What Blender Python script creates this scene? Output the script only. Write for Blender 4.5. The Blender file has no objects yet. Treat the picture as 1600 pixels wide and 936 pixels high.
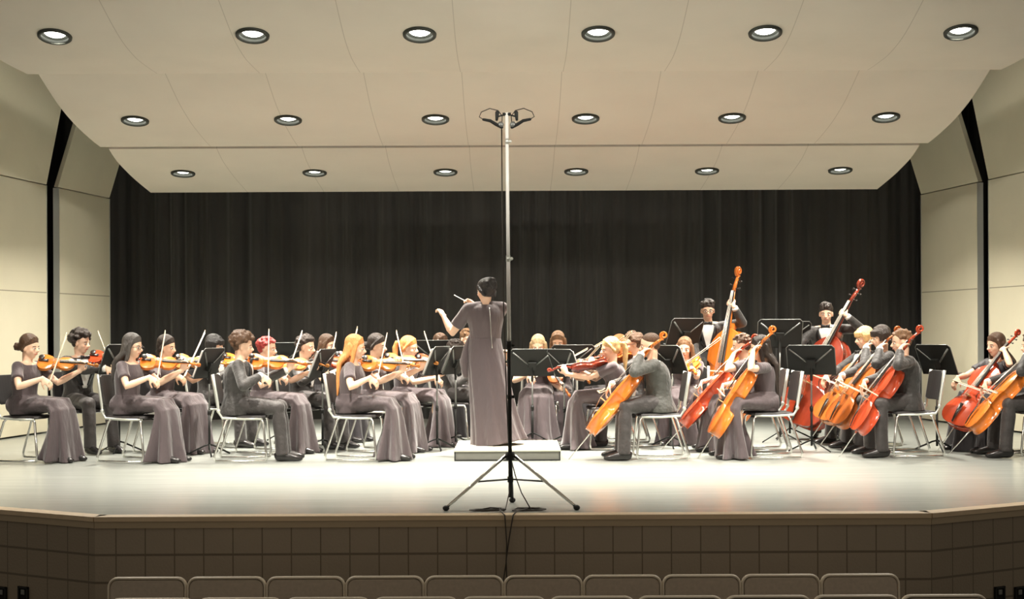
import bpy, bmesh, math, random
from mathutils import Vector, Matrix
V = Vector
SC = bpy.context.scene
COL = SC.collection
random.seed(7)
rad = math.radians

# ------------------------------------------------------------------ camera, world, lights, exposure
CAM_H, FPX, HORIZON, ROLL = 1.25, 2300.0, 520.0, rad(0.27)
cam = bpy.data.objects.new('camera', bpy.data.cameras.new('camera'))
COL.objects.link(cam)
cam.data.sensor_width = 36.0
cam.data.lens = 36.0 * FPX / 1600.0
cam.data.shift_y = (HORIZON - 468.0) / 1600.0
cam.data.clip_end = 200
cam.matrix_world = Matrix.Translation((0, 0, CAM_H)) @ Matrix.Rotation(ROLL, 4, 'Y') @ Matrix.Rotation(rad(90), 4, 'X')
SC.camera = cam
SC.view_settings.view_transform = 'Standard'
SC.view_settings.look = 'None'
SC.view_settings.gamma = 1.0
SC.view_settings.use_curve_mapping = False
SC.view_settings.exposure = 0.12
SC.cycles.max_bounces = 6
SC.cycles.diffuse_bounces = 4
SC.cycles.glossy_bounces = 3
SC.cycles.transmission_bounces = 2
SC.cycles.caustics_reflective = False
SC.cycles.caustics_refractive = False
SC.cycles.sample_clamp_indirect = 4.0
world = bpy.data.worlds.new('hall_ambient')
SC.world = world
world.use_nodes = True
world.node_tree.nodes['Background'].inputs['Color'].default_value = (1.0, 0.86, 0.68, 1)
world.node_tree.nodes['Background'].inputs['Strength'].default_value = 0.20
DOWN_W, FRONT_W = 66.0, 800.0      # watts: each recessed downlight, each spotlight on the hall's catwalk


def spot(name, loc, aim, watts, angle, blend, color, radius):
    d = bpy.data.lights.new(name, 'SPOT')
    d.energy, d.spot_size, d.spot_blend, d.color, d.shadow_soft_size = watts, rad(angle), blend, color, radius
    o = bpy.data.objects.new(name, d)
    COL.objects.link(o)
    o.location = loc
    o.rotation_euler = (V(aim) - V(loc)).to_track_quat('-Z', 'Y').to_euler()
    return o


for sx in (-7.0, -2.4, 2.4, 7.0):
    spot('catwalk_spotlight', (sx, 1.5, 6.2), (sx * 0.42, 16.6, 1.1), FRONT_W, 26, 0.7, (1.0, 0.9, 0.78), 0.15)

for sx in (-1, 1):          # unseen spotlights added at the sides, each to brighten the opposite shell wall
    spot('added_wall_spotlight', (sx * 8.0, 3.0, 5.2), (-sx * 6.3, 17.2, 1.75), 2600.0, 17, 0.45, (1.0, 0.95, 0.84), 0.12)


# ------------------------------------------------------------------ helpers
def unroll(px, py):
    return px - (py - 468) * math.tan(ROLL), py + (px - 800) * math.tan(ROLL)


def world_x(px, Y, py=560):
    return (unroll(px, py)[0] - 800) * Y / FPX


def world_z(px, py, Y):
    return CAM_H + (HORIZON - unroll(px, py)[1]) * Y / FPX


def tag(o, label, cat, group=None, kind=None):
    o['label'] = label
    o['category'] = cat
    if group: o['group'] = group
    if kind: o['kind'] = kind
    return o


def empty(name, M=None):
    o = bpy.data.objects.new(name, None)
    COL.objects.link(o)
    o.empty_display_size = 0.1
    if M is not None: o.matrix_world = M
    return o


def mat(name, color, rough=0.6, metal=0.0, spec=0.5, noise=0.0, nscale=8.0, bump=0.0, bscale=20.0, stretch=(1, 1, 1), emit=None, estr=0.0, coat=0.0, sheen=0.0):
    m = bpy.data.materials.new(name)
    m.use_nodes = True
    nt = m.node_tree
    b = nt.nodes['Principled BSDF']
    b.inputs['Base Color'].default_value = (*color, 1)
    b.inputs['Roughness'].default_value = rough
    b.inputs['Metallic'].default_value = metal
    b.inputs['Specular IOR Level'].default_value = spec
    b.inputs['Coat Weight'].default_value = coat
    b.inputs['Sheen Weight'].default_value = sheen
    if emit:
        b.inputs['Emission Color'].default_value = (*emit, 1)
        b.inputs['Emission Strength'].default_value = estr
    tc = nt.nodes.new('ShaderNodeTexCoord')
    mp = nt.nodes.new('ShaderNodeMapping')
    mp.inputs['Scale'].default_value = stretch
    nt.links.new(tc.outputs['Object'], mp.inputs['Vector'])
    n = nt.nodes.new('ShaderNodeTexNoise')
    n.inputs['Scale'].default_value = nscale
    n.inputs['Detail'].default_value = 4
    nt.links.new(mp.outputs[0], n.inputs['Vector'])
    if noise > 0:
        r = nt.nodes.new('ShaderNodeMapRange')
        r.inputs['From Min'].default_value = 0.25
        r.inputs['From Max'].default_value = 0.75
        r.inputs['To Min'].default_value = 1 - noise
        r.inputs['To Max'].default_value = 1 + noise
        nt.links.new(n.outputs['Fac'], r.inputs['Value'])
        mx = nt.nodes.new('ShaderNodeVectorMath')
        mx.operation = 'SCALE'
        mx.inputs[0].default_value = color
        nt.links.new(r.outputs[0], mx.inputs['Scale'])
        nt.links.new(mx.outputs[0], b.inputs['Base Color'])
    if bump > 0:
        n2 = nt.nodes.new('ShaderNodeTexNoise')
        n2.inputs['Scale'].default_value = bscale
        n2.inputs['Detail'].default_value = 3
        nt.links.new(mp.outputs[0], n2.inputs['Vector'])
        bp = nt.nodes.new('ShaderNodeBump')
        bp.inputs['Strength'].default_value = bump
        bp.inputs['Distance'].default_value = 0.03
        nt.links.new(n2.outputs['Fac'], bp.inputs['Height'])
        nt.links.new(bp.outputs[0], b.inputs['Normal'])
    return m


def lines_mat(name, color, line, xs=None, axis=0, width=0.006, zs=None, rough=0.7, noise=0.04, period=None, offset=0.0, bump=0.0):
    """A surface with thin joint lines at given object-space coordinates (or a period) along an axis."""
    m = mat(name, color, rough, noise=noise, nscale=1.5, bump=bump, bscale=60)
    nt = m.node_tree
    b = nt.nodes['Principled BSDF']
    tc = nt.nodes.new('ShaderNodeTexCoord')
    sp = nt.nodes.new('ShaderNodeSeparateXYZ')
    nt.links.new(tc.outputs['Object'], sp.inputs[0])
    acc = None

    def math_n(op, a, bb):
        k = nt.nodes.new('ShaderNodeMath')
        k.operation = op
        for i, q in enumerate((a, bb)):
            if q is None: continue
            if isinstance(q, (int, float)): k.inputs[i].default_value = q
            else: nt.links.new(q, k.inputs[i])
        return k.outputs[0]

    for ax, vals in ((axis, xs or []), (2, zs or [])):
        for x in vals:
            d = math_n('ABSOLUTE', math_n('SUBTRACT', sp.outputs[ax], x), None)
            c = math_n('LESS_THAN', d, width / 2)
            acc = c if acc is None else math_n('MAXIMUM', acc, c)
    if period:
        px_, pz_ = period
        for ax, p in ((axis, px_), (2, pz_)):
            w_ = width * (0.7 if ax == axis else 1.3)
            f = math_n('FRACT', math_n('DIVIDE', math_n('ADD', sp.outputs[ax], offset if ax == axis else 0.0), p), None)
            c = math_n('LESS_THAN', f, w_ / p)
            acc = c if acc is None else math_n('MAXIMUM', acc, c)
    mix = nt.nodes.new('ShaderNodeMix')
    mix.data_type = 'RGBA'
    mix.inputs['B'].default_value = (*line, 1)
    old = b.inputs['Base Color'].links
    if old:
        nt.links.new(old[0].from_socket, mix.inputs['A'])
    else:
        mix.inputs['A'].default_value = (*color, 1)
    nt.links.new(acc, mix.inputs['Factor'])
    nt.links.new(mix.outputs['Result'], b.inputs['Base Color'])
    return m


class MB:
    """Collects rings, tubes, ellipsoids and boxes, and links them as ONE mesh object."""

    def __init__(self):
        self.v, self.f = [], []

    def rings(self, rings, cap=True, closed=True):
        n = len(rings[0])
        o = len(self.v)
        for r in rings: self.v += [V(p) for p in r]
        for i in range(len(rings) - 1):
            for j in range(n if closed else n - 1):
                a, b = o + i * n + j, o + i * n + (j + 1) % n
                self.f.append((a, b, b + n, a + n))
        if cap:
            self.f.append(tuple(range(o + n - 1, o - 1, -1)))
            k = o + (len(rings) - 1) * n
            self.f.append(tuple(range(k, k + n)))

    def ell(self, c, r, R=None, seg=16, rg=10):
        c = V(c)
        R = R or Matrix.Identity(3)
        if not isinstance(r, (tuple, list)): r = (r, r, r)
        out = []
        for i in range(rg + 1):
            t = math.pi * (0.02 + 0.96 * i / rg)
            out.append([c + R @ V((r[0] * math.sin(t) * math.cos(2 * math.pi * j / seg), r[1] * math.sin(t) * math.sin(2 * math.pi * j / seg), -r[2] * math.cos(t))) for j in range(seg)])
        self.rings(out)

    def tube(self, pts, rr, seg=10, side=None, ripple=None, round_ends=False):
        """rr: radius or (a, b) per point; a runs along `side`."""
        pts = [V(p) for p in pts]
        if not isinstance(rr, (list,)): rr = [rr] * len(pts)
        rr = [r if isinstance(r, (tuple, list)) else (r, r) for r in rr]
        if round_ends:
            for end in (0, -1):
                d = (pts[end] - pts[1 if end == 0 else -2]).normalized()
                p0, r0 = pts[end], rr[end]
                ex = [(p0 + d * max(r0) * 0.55, (r0[0] * .84, r0[1] * .84)), (p0 + d * max(r0) * 0.9, (r0[0] * .42, r0[1] * .42))]
                if end == 0:
                    pts = [ex[1][0], ex[0][0]] + pts
                    rr = [ex[1][1], ex[0][1]] + rr
                else:
                    pts = pts + [ex[0][0], ex[1][0]]
                    rr = rr + [ex[0][1], ex[1][1]]
        n = len(pts)
        out, prev = [], None
        for i, p in enumerate(pts):
            t = (pts[min(i + 1, n - 1)] - pts[max(i - 1, 0)]).normalized()
            if side is not None:
                s = V(side)
                s = (s - t * s.dot(t)).normalized()
            elif prev is None:
                s = t.orthogonal().normalized()
            else:
                s = (prev - t * prev.dot(t)).normalized()
            prev = s
            u = t.cross(s)
            ring = []
            for j in range(seg):
                a = 2 * math.pi * j / seg
                k = 1 + (ripple(i / (n - 1), a) if ripple else 0)
                ring.append(p + s * rr[i][0] * k * math.cos(a) + u * rr[i][1] * k * math.sin(a))
            out.append(ring)
        self.rings(out)

    def cap(self, a, b, r0, r1=None, seg=12):
        self.tube([a, b], [r0, r1 if r1 is not None else r0], seg, round_ends=True)

    def box(self, c, s, R=None, taper=1.0):
        c = V(c)
        R = R or Matrix.Identity(3)
        o = len(self.v)
        for z in (-1, 1):
            k = taper if z > 0 else 1
            for x, y in ((-1, -1), (1, -1), (1, 1), (-1, 1)):
                self.v.append(c + R @ V((x * s[0] / 2 * k, y * s[1] / 2 * k, z * s[2] / 2)))
        for q in ((3, 2, 1, 0), (4, 5, 6, 7), (0, 1, 5, 4), (1, 2, 6, 5), (2, 3, 7, 6), (3, 0, 4, 7)):
            self.f.append(tuple(o + i for i in q))

    def build(self, name, m, parent=None, smooth=True, voxel=None, soft=0, bevel=0.0, subsurf=0):
        me = bpy.data.meshes.new(name)
        me.from_pydata([tuple(p) for p in self.v], [], self.f)
        me.materials.append(m)
        if smooth:
            me.polygons.foreach_set('use_smooth', [True] * len(me.polygons))
        me.update()
        bm = bmesh.new()
        bm.from_mesh(me)
        bmesh.ops.recalc_face_normals(bm, faces=bm.faces)
        bm.to_mesh(me)
        bm.free()
        o = bpy.data.objects.new(name, me)
        COL.objects.link(o)
        if bevel:
            md = o.modifiers.new('bevel', 'BEVEL')
            md.width, md.segments, md.limit_method = bevel, 2, 'ANGLE'
        if voxel:
            md = o.modifiers.new('remesh', 'REMESH')
            md.mode, md.voxel_size, md.use_smooth_shade = 'VOXEL', voxel, True
        if soft:
            md = o.modifiers.new('smooth', 'SMOOTH')
            md.factor, md.iterations = 0.5, soft
        if subsurf:
            md = o.modifiers.new('subsurf', 'SUBSURF')
            md.levels = md.render_levels = subsurf
        if parent: o.parent = parent
        return o


def kids(o): return [c for c in COL.objects if c.parent == o]


PROTO = {}


def tree_of(o):
    return (o, [tree_of(c) for c in kids(o)])


def copy_tree(t, parent=None):
    o, ch = t
    c = o.copy()
    COL.objects.link(c)
    c.parent = parent
    for k in ch: copy_tree(k, c)
    return c


def instance(key, make, M, label, cat, group=None):
    """The first call builds the thing, later calls copy it with its parts."""
    if key not in PROTO:
        o = make()
        PROTO[key] = tree_of(o)
    else:
        o = copy_tree(PROTO[key])
    o.matrix_world = M
    tag(o, label, cat, group)
    return o


def place(x, y, z=0.0, yaw=0.0):
    return Matrix.Translation((x, y, z)) @ Matrix.Rotation(rad(yaw), 4, 'Z')


def axes(x, z, o):
    """Matrix with local X along x and local Z close to z, origin o."""
    x = V(x).normalized()
    z = V(z)
    z = (z - x * z.dot(x)).normalized()
    y = z.cross(x)
    return Matrix(((x.x, y.x, z.x, o[0]), (x.y, y.y, z.y, o[1]), (x.z, y.z, z.z, o[2]), (0, 0, 0, 1)))


# ------------------------------------------------------------------ materials
M = {}
M['floor'] = mat('stage_floor_boards', (0.34, 0.36, 0.33), 0.24, noise=0.10, nscale=2.2, stretch=(0.5, 6, 1), bump=0.05, bscale=3.0)
M['canopy'] = lines_mat('canopy_laminate', (0.69, 0.635, 0.55), (0.50, 0.45, 0.38), xs=[-3.45, -2.45, -1.47, -0.49, 0.51, 1.5, 2.47, 3.48], width=0.007)
M['shell'] = lines_mat('shell_laminate', (0.76, 0.71, 0.54), (0.32, 0.29, 0.20), zs=[1.79], width=0.012)
M['curtain'] = mat('black_velour', (0.030, 0.028, 0.026), 0.8, sheen=0.3, noise=0.4, nscale=1.0, stretch=(3, 1, 0.1))
M['black'] = mat('black_masking', (0.006, 0.006, 0.006), 0.95)
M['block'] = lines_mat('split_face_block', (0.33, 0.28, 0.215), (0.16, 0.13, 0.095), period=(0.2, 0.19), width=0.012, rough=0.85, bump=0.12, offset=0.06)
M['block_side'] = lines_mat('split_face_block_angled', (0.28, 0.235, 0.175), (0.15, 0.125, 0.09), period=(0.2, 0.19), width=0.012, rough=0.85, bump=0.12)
M['nosing'] = mat('oak_nosing', (0.62, 0.49, 0.33), 0.45, noise=0.12, nscale=6, stretch=(0.4, 4, 4))
M['trim'] = mat('brown_trim', (0.42, 0.34, 0.23), 0.6)
M['hall_floor'] = mat('hall_carpet', (0.04, 0.035, 0.03), 0.95, noise=0.2)
M['chrome'] = mat('chrome', (0.82, 0.82, 0.78), 0.22, metal=1.0)
M['steel'] = mat('painted_bright_steel', (0.72, 0.74, 0.68), 0.35, metal=0.6)
M['pad'] = mat('black_chair_pad', (0.035, 0.032, 0.032), 0.55)
M['stand'] = mat('black_stand_enamel', (0.014, 0.015, 0.014), 0.5, spec=0.3)
M['stand_edge'] = mat('worn_stand_edge', (0.22, 0.23, 0.22), 0.4, metal=0.5)
M['paper'] = mat('paper', (0.85, 0.85, 0.80), 0.8)
M['seat_grey'] = mat('hall_seat_fabric', (0.46, 0.40, 0.33), 0.85, noise=0.1, nscale=40)
M['seat_edge'] = mat('hall_seat_edge', (0.75, 0.68, 0.56), 0.5)
M['skin'] = mat('skin', (0.88, 0.58, 0.41), 0.5, noise=0.04)
M['skin_tan'] = mat('tan_skin', (0.72, 0.43, 0.28), 0.5, noise=0.04)
M['lip'] = mat('lips', (0.50, 0.16, 0.13), 0.5)
M['eye_white'] = mat('eye', (0.75, 0.72, 0.68), 0.3)
M['iris'] = mat('iris', (0.03, 0.02, 0.015), 0.3)
M['dress'] = mat('taupe_black_dress', (0.094, 0.072, 0.077), 0.65, spec=0.25, bump=0.9, bscale=9, stretch=(1, 1, .3), sheen=0.35)
M['dress_dark'] = mat('black_dress', (0.022, 0.018, 0.022), 0.55, bump=0.9, bscale=9, stretch=(1, 1, .3), sheen=0.2)
M['suit'] = mat('black_suit', (0.030, 0.027, 0.025), 0.6, bump=0.9, bscale=10, sheen=0.25)
M['suit_grey'] = mat('faded_black_suit', (0.055, 0.055, 0.048), 0.6, bump=0.9, bscale=10, sheen=0.25)
M['trousers'] = mat('black_trousers', (0.040, 0.034, 0.033), 0.6, bump=0.8, bscale=10, sheen=0.2)
M['white'] = mat('white_shirt', (0.85, 0.84, 0.80), 0.7, bump=0.15, bscale=12)
M['shoe'] = mat('black_shoe', (0.02, 0.018, 0.018), 0.25)
M['satin'] = mat('black_satin', (0.015, 0.015, 0.016), 0.3)
M['glass_frame'] = mat('dark_spectacle_frame', (0.03, 0.025, 0.02), 0.35)
M['ebony'] = mat('ebony', (0.020, 0.015, 0.012), 0.35)
M['bowstick'] = mat('bow_stick', (0.72, 0.58, 0.40), 0.35)
M['bowhair'] = mat('bow_hair', (0.88, 0.84, 0.72), 0.6)
M['string'] = mat('strings', (0.62, 0.58, 0.5), 0.35, metal=0.8)
M['maple'] = mat('bridge_maple', (0.62, 0.40, 0.18), 0.5)
M['podium_top'] = mat('podium_top', (0.66, 0.64, 0.52), 0.7)
M['podium_side'] = mat('podium_side', (0.15, 0.15, 0.13), 0.8, noise=0.08)
M['rubber'] = mat('black_rubber', (0.02, 0.02, 0.02), 0.7)
M['cable'] = mat('black_cable', (0.035, 0.028, 0.02), 0.5)
M['silver'] = mat('silver_zip', (0.6, 0.6, 0.58), 0.3, metal=0.8)
M['baffle'] = mat('downlight_baffle', (0.022, 0.025, 0.019), 0.7)
M['pole_white'] = mat('bright_pole', (0.95, 0.94, 0.90), 0.3, coat=0.6)
M['lamp'] = mat('lamp_glow', (1, 1, 1), 0.5, emit=(1.0, 0.97, 0.88), estr=9.0)
M['ribbon'] = mat('blue_grey_clip', (0.16, 0.19, 0.25), 0.5)
for k, c in dict(orange=(0.75, 0.20, 0.025), amber=(0.66, 0.21, 0.032), red=(0.52, 0.062, 0.018), brown=(0.40, 0.10, 0.018), chestnut=(0.44, 0.13, 0.025), cherry=(0.27, 0.036, 0.016), gold=(0.66, 0.27, 0.06)).items():
    M['varnish_' + k] = mat(k + '_varnish', c, 0.22, noise=0.25, nscale=7, stretch=(0.6, 2, 2), coat=0.5)
HAIR = dict(black=(0.012, 0.010, 0.010), grey_black=(0.085, 0.075, 0.068), dark=(0.028, 0.018, 0.013), brown=(0.09, 0.045, 0.022), light_brown=(0.22, 0.12, 0.06),
            auburn=(0.42, 0.14, 0.035), strawberry=(0.78, 0.32, 0.10), blonde=(0.75, 0.50, 0.22), pale=(0.62, 0.45, 0.25), red=(0.42, 0.05, 0.045))
for k, c in HAIR.items():
    M['hair_' + k] = mat(k + '_hair', c, 0.42, noise=0.3, nscale=30, stretch=(3, 3, 0.5), bump=0.5, bscale=60)

# ------------------------------------------------------------------ the setting
def structure(o):
    o['kind'] = 'structure'
    return o


b = MB()
S_EDGE = [(-9.5, 14.6), (-2.86, 10.07), (2.86, 10.07), (9.5, 14.6)]
S_EDGE = [(-9.5, 13.9), (-2.86, 10.07), (2.86, 10.07), (9.5, 13.9)]
poly = [V((x, y, 0)) for x, y in S_EDGE] + [V((9.5, 24, 0)), V((-9.5, 24, 0))]
b.rings([[p - V((0, 0, 0.06)) for p in poly], poly])
structure(b.build('floor', M['floor'], smooth=False))


def edge_strip(name, off, z0, z1, m, side=None):
    b = MB()
    for i in range(3):
        if side is not None and i != side: continue
        p, q = V((*S_EDGE[i], 0)), V((*S_EDGE[i + 1], 0))
        d = (q - p).normalized()
        n = V((d.y, -d.x, 0))
        a, c = p + n * off, q + n * off
        k = n * 0.05 * off if i else V()
        b.rings([[a + V((0, 0, z0)), c + V((0, 0, z0)), q - n * .12 + V((0, 0, z0)), p - n * .12 + V((0, 0, z0))],
                 [a + V((0, 0, z1)), c + V((0, 0, z1)), q - n * .12 + V((0, 0, z1)), p - n * .12 + V((0, 0, z1))]])
    return structure(b.build(name, m, smooth=False))


edge_strip('trim_1', 0.018, -0.028, 0.004, M['nosing'])
edge_strip('trim_2', 0.010, -0.075, -0.028, M['trim'])
# front wall of the stage, one flat mesh per face so that the block courses follow each face
for i, nm in enumerate(('wall_apron_left', 'wall_apron_front', 'wall_apron_right')):
    p, q = V((*S_EDGE[i], 0)), V((*S_EDGE[i + 1], 0))
    L = (q - p).length
    b = MB()
    b.box((L / 2, 0.1, -0.60), (L, 0.2, 1.2))
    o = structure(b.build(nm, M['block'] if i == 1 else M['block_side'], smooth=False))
    d = (q - p).normalized()
    o.matrix_world = Matrix.Translation(p + V((0, 0, -0.076))) @ Matrix.Rotation(math.atan2(d.y, d.x), 4, 'Z')
b = MB()
b.box((0, 4.5, -1.2), (24, 19, 0.1))
structure(b.build('floor_hall', M['hall_floor'], smooth=False))

# black masking round the shell
b = MB()
b.box((-8.6, 18.4, 3.2), (0.1, 10.5, 6.6))
structure(b.build('wall_left_masking', M['black'], smooth=False))
b = MB()
b.box((8.7, 18.4, 3.2), (0.1, 10.5, 6.6))
structure(b.build('wall_right_masking', M['black'], smooth=False))
b = MB()
b.box((0, 17.2, 6.4), (19, 13, 0.1))
structure(b.build('ceiling', M['black'], smooth=False))

# curtain: deep vertical pleats
b = MB()
ring0, pts = [], []
x = -6.9
rng = random.Random(3)
n = 1800
ph = 0
for i in range(n):
    x = -8.4 + 16.8 * i / (n - 1)
    ph += 0.19 * (1 + 0.22 * math.sin(x * 2.3) + 0.14 * math.sin(x * 5.1 + 1))
    amp = 0.042 + 0.016 * math.sin(x * 1.7 + 2)
    pts.append((x, 21.15 + amp * math.sin(ph) + 0.012 * math.sin(ph * 2.3)))
rows = []
for z in (0.02, 2.0, 4.0, 6.2):
    k = 1.1 - 0.05 * z
    rows.append([V((x, 21.15 + (y - 21.15) * k, z)) for x, y in pts] + [V((x, 21.32, z)) for x, y in reversed(pts)])
b.rings(rows)
tag(b.build('stage_curtain', M['curtain']), 'black pleated velour curtain hanging across the back of the stage', 'curtain')

# side walls of the orchestra shell: an upright lower section with an inward leaning upper section
M['shell_low'] = M['shell']


def wall_section(side, Ya, Yb, lean_a=0.3, lean_b=0.3, name='shell_wall', label=''):
    """side -1 left, 1 right; Ya nearer the audience, Yb further back."""
    cx = 0.055
    def X(Y): return cx + side * (5.705 + 0.15 * (20.7 - Y))
    root = empty(name, Matrix.Translation((X((Ya + Yb) / 2), (Ya + Yb) / 2, 0)))
    T = root.matrix_world.inverted()
    zb, zt = 3.16, 5.0
    out = V((side, 0.15, 0)).normalized() * 0.06
    b = MB()
    fr = [V((X(Ya), Ya, 0.02)), V((X(Yb), Yb, 0.02)), V((X(Yb), Yb, zb)), V((X(Ya), Ya, zb))]
    b.rings([[T @ p for p in fr], [T @ (p + out) for p in fr]])
    b.build('lower_panel', M['shell_low'], root, smooth=False, bevel=0.004)
    b = MB()
    h = zt - zb
    ea = (Yb - Ya) * 0.0
    fr = [V((X(Ya), Ya, zb + .012)), V((X(Yb), Yb, zb + .012)), V((X(Yb) - side * 0.3 * h, Yb - lean_b * h, zt)), V((X(Ya) - side * 0.3 * h, Ya + lean_a * h, zt))]
    b.rings([[T @ p for p in fr], [T @ (p + out) for p in fr]])
    b.build('upper_panel', M['shell'], root, smooth=False, bevel=0.004)
    for Yc in (Ya, Yb):
        b = MB()
        s_ = 1 if Yc == Ya else -1
        b.box(T @ V((X(Yc + s_ * .012) + side * 0.03, Yc + s_ * .008, 1.59)), (0.075, 0.018, 3.14))
        b.build('edge_strip', M['steel'], root, smooth=False)
    tag(root, label, 'wall panel', 'side wall towers of the orchestra shell')
    return root


wall_section(-1, 19.12, 20.7, 0.0, 0.0, label='cream shell wall tower left of the curtain, nearer the curtain')
wall_section(-1, 15.6, 18.80, -0.05, 0.3, label='cream shell wall tower at the far left, nearer the audience')
wall_section(1, 18.98, 20.7, 0.0, 0.0, label='cream shell wall tower right of the curtain, nearer the curtain')
wall_section(1, 15.6, 18.70, -0.05, 0.3, label='cream shell wall tower at the far right, nearer the audience')

# canopy reflectors with recessed downlights
CX = 0.035


def curve(pts, n):
    """Catmull-Rom through the (y, z) profile points."""
    out = []
    P = [pts[0]] + pts + [pts[-1]]
    for i in range(1, len(P) - 2):
        for k in range(n):
            t = k / n
            q = []
            for c in (0, 1):
                a, b_, d, e = P[i - 1][c], P[i][c], P[i + 1][c], P[i + 2][c]
                q.append(0.5 * (2 * b_ + (d - a) * t + (2 * a - 5 * b_ + 4 * d - e) * t * t + (-a + 3 * b_ - 3 * d + e) * t ** 3))
            out.append(tuple(q))
    out.append(pts[-1])
    return out


ORD = ['first', 'second', 'third', 'fourth', 'fifth', 'sixth']


def make_downlight():
    r = empty('downlight')
    R = 0.133
    b = MB()      # trim ring
    n = 40
    prof = [(R - 0.014, 0.012), (R - 0.016, -0.020), (R + 0.004, -0.026), (R + 0.014, -0.018), (R + 0.016, 0.002), (R, 0.012)]
    b.rings([[V((rr * math.cos(2 * math.pi * j / n), rr * math.sin(2 * math.pi * j / n), z)) for rr, z in prof] for j in range(n + 1)], cap=False)
    b.build('trim_ring', M['baffle'], r)
    b = MB()      # stepped baffle can, open below
    prof = [(R - .010, 0.0), (R - .016, 0.03), (R - .024, 0.035), (R - .026, 0.075), (0.08, 0.085), (0.075, 0.14), (0.001, 0.14)]
    prof += [(0.001, 0.15), (0.085, 0.15), (R, 0.09), (R - .002, 0.0)]
    b.rings([[V((rr * math.cos(2 * math.pi * j / n), rr * math.sin(2 * math.pi * j / n), z)) for rr, z in prof] for j in range(n + 1)], cap=False)
    b.build('baffle', M['baffle'], r)
    b = MB()      # reflector lamp
    b.ell((0, 0, 0.046), (0.104, 0.104, 0.050), seg=24)
    b.build('lamp', M['lamp'], r)
    return r


def canopy(name, prof, Yl, xs, row, label):
    pr = curve(prof, 6)
    XL, XR = CX - 4.75, CX + 4.75
    b = MB()
    rings_ = []
    for (y, z) in pr:
        rings_.append([V((XL, y, z)), V((XR, y, z)), V((XR, y, z + 0.035)), V((XL, y, z + 0.035))])
    b.rings(rings_)
    o = b.build(name, M['canopy'], smooth=False)
    # slope at the lights
    i = min(range(1, len(pr) - 1), key=lambda k: abs(pr[k][0] - Yl))
    (y0, z0), (y1, z1) = pr[i - 1], pr[i + 1]
    t = (Yl - y0) / (y1 - y0)
    zl = z0 + (z1 - z0) * t
    ang = math.atan2(z1 - z0, y1 - y0)
    cut = MB()
    lights = []
    for x in xs:
        Mx = Matrix.Translation((x, Yl, zl)) @ Matrix.Rotation(ang, 4, 'X')
        ring = [V((0.134 * math.cos(2 * math.pi * j / 40), 0.134 * math.sin(2 * math.pi * j / 40), 0)) for j in range(40)]
        cut.rings([[Mx @ (p + V((0, 0, -0.1))) for p in ring], [Mx @ (p + V((0, 0, 0.2))) for p in ring]])
        lights.append(Mx)
    co = cut.build('cutter', M['black'], smooth=False)
    md = o.modifiers.new('holes', 'BOOLEAN')
    md.operation, md.object, md.solver = 'DIFFERENCE', co, 'EXACT'
    dg = bpy.context.evaluated_depsgraph_get()
    me = bpy.data.meshes.new_from_object(o.evaluated_get(dg))
    o.modifiers.clear()
    o.data = me
    bpy.data.objects.remove(co)
    tag(o, label, 'ceiling panel', 'canopy reflectors over the stage')
    for k, Mx in enumerate(lights):
        d = instance('downlight', make_downlight, Mx, f'recessed round downlight, {ORD[k]} from the left in the {row} row of lights', 'ceiling light', 'recessed downlights in the canopy')
        ld = bpy.data.lights.new('downlight_beam', 'AREA')
        ld.shape, ld.size, ld.energy, ld.color = 'DISK', 0.17, DOWN_W * DOWN_K[row], (1.0, 0.93, 0.82)
        ld.spread = rad(135 if abs(Mx.translation.x) > 3.5 else 80)      # outermost beams widened and boosted to brighten the shell walls
        if abs(Mx.translation.x) > 3.5: ld.energy *= 1.35
        lo = bpy.data.objects.new('downlight_beam', ld)
        COL.objects.link(lo)
        lo.matrix_world = Matrix.Translation((Mx.translation.x, Mx.translation.y, Mx.translation.z - 0.030))
        lo.parent = d
        lo.matrix_parent_inverse = Mx.inverted()


DOWN_K = {'front': 1.0, 'middle': 1.15, 'back': 0.8}
canopy('ceiling_reflector', [(11.2, 4.46), (11.8, 4.24), (12.4, 4.04), (13.0, 3.87), (13.5, 3.80), (13.9, 3.79), (14.36, 3.795)], 12.95,
       [-4.01, -2.27, -.80, .77, 2.24, 3.96], 'front', 'wide cream curved ceiling reflector nearest the audience')
canopy('ceiling_reflector', [(14.68, 3.86), (15.05, 3.735), (15.4, 3.63), (15.93, 3.52), (16.53, 3.44), (16.9, 3.405)], 15.78,
       [-4.03, -2.39, -.81, .80, 2.37, 4.02], 'middle', 'wide cream curved ceiling reflector between the front and back ones')
canopy('ceiling_reflector', [(17.25, 3.425), (17.6, 3.325), (18.03, 3.25), (18.5, 3.185), (19.25, 3.105)], 18.12,
       [-4.04, -2.42, -.81, .80, 2.41, 4.05], 'back', 'wide cream curved ceiling reflector just in front of the black curtain')

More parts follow.
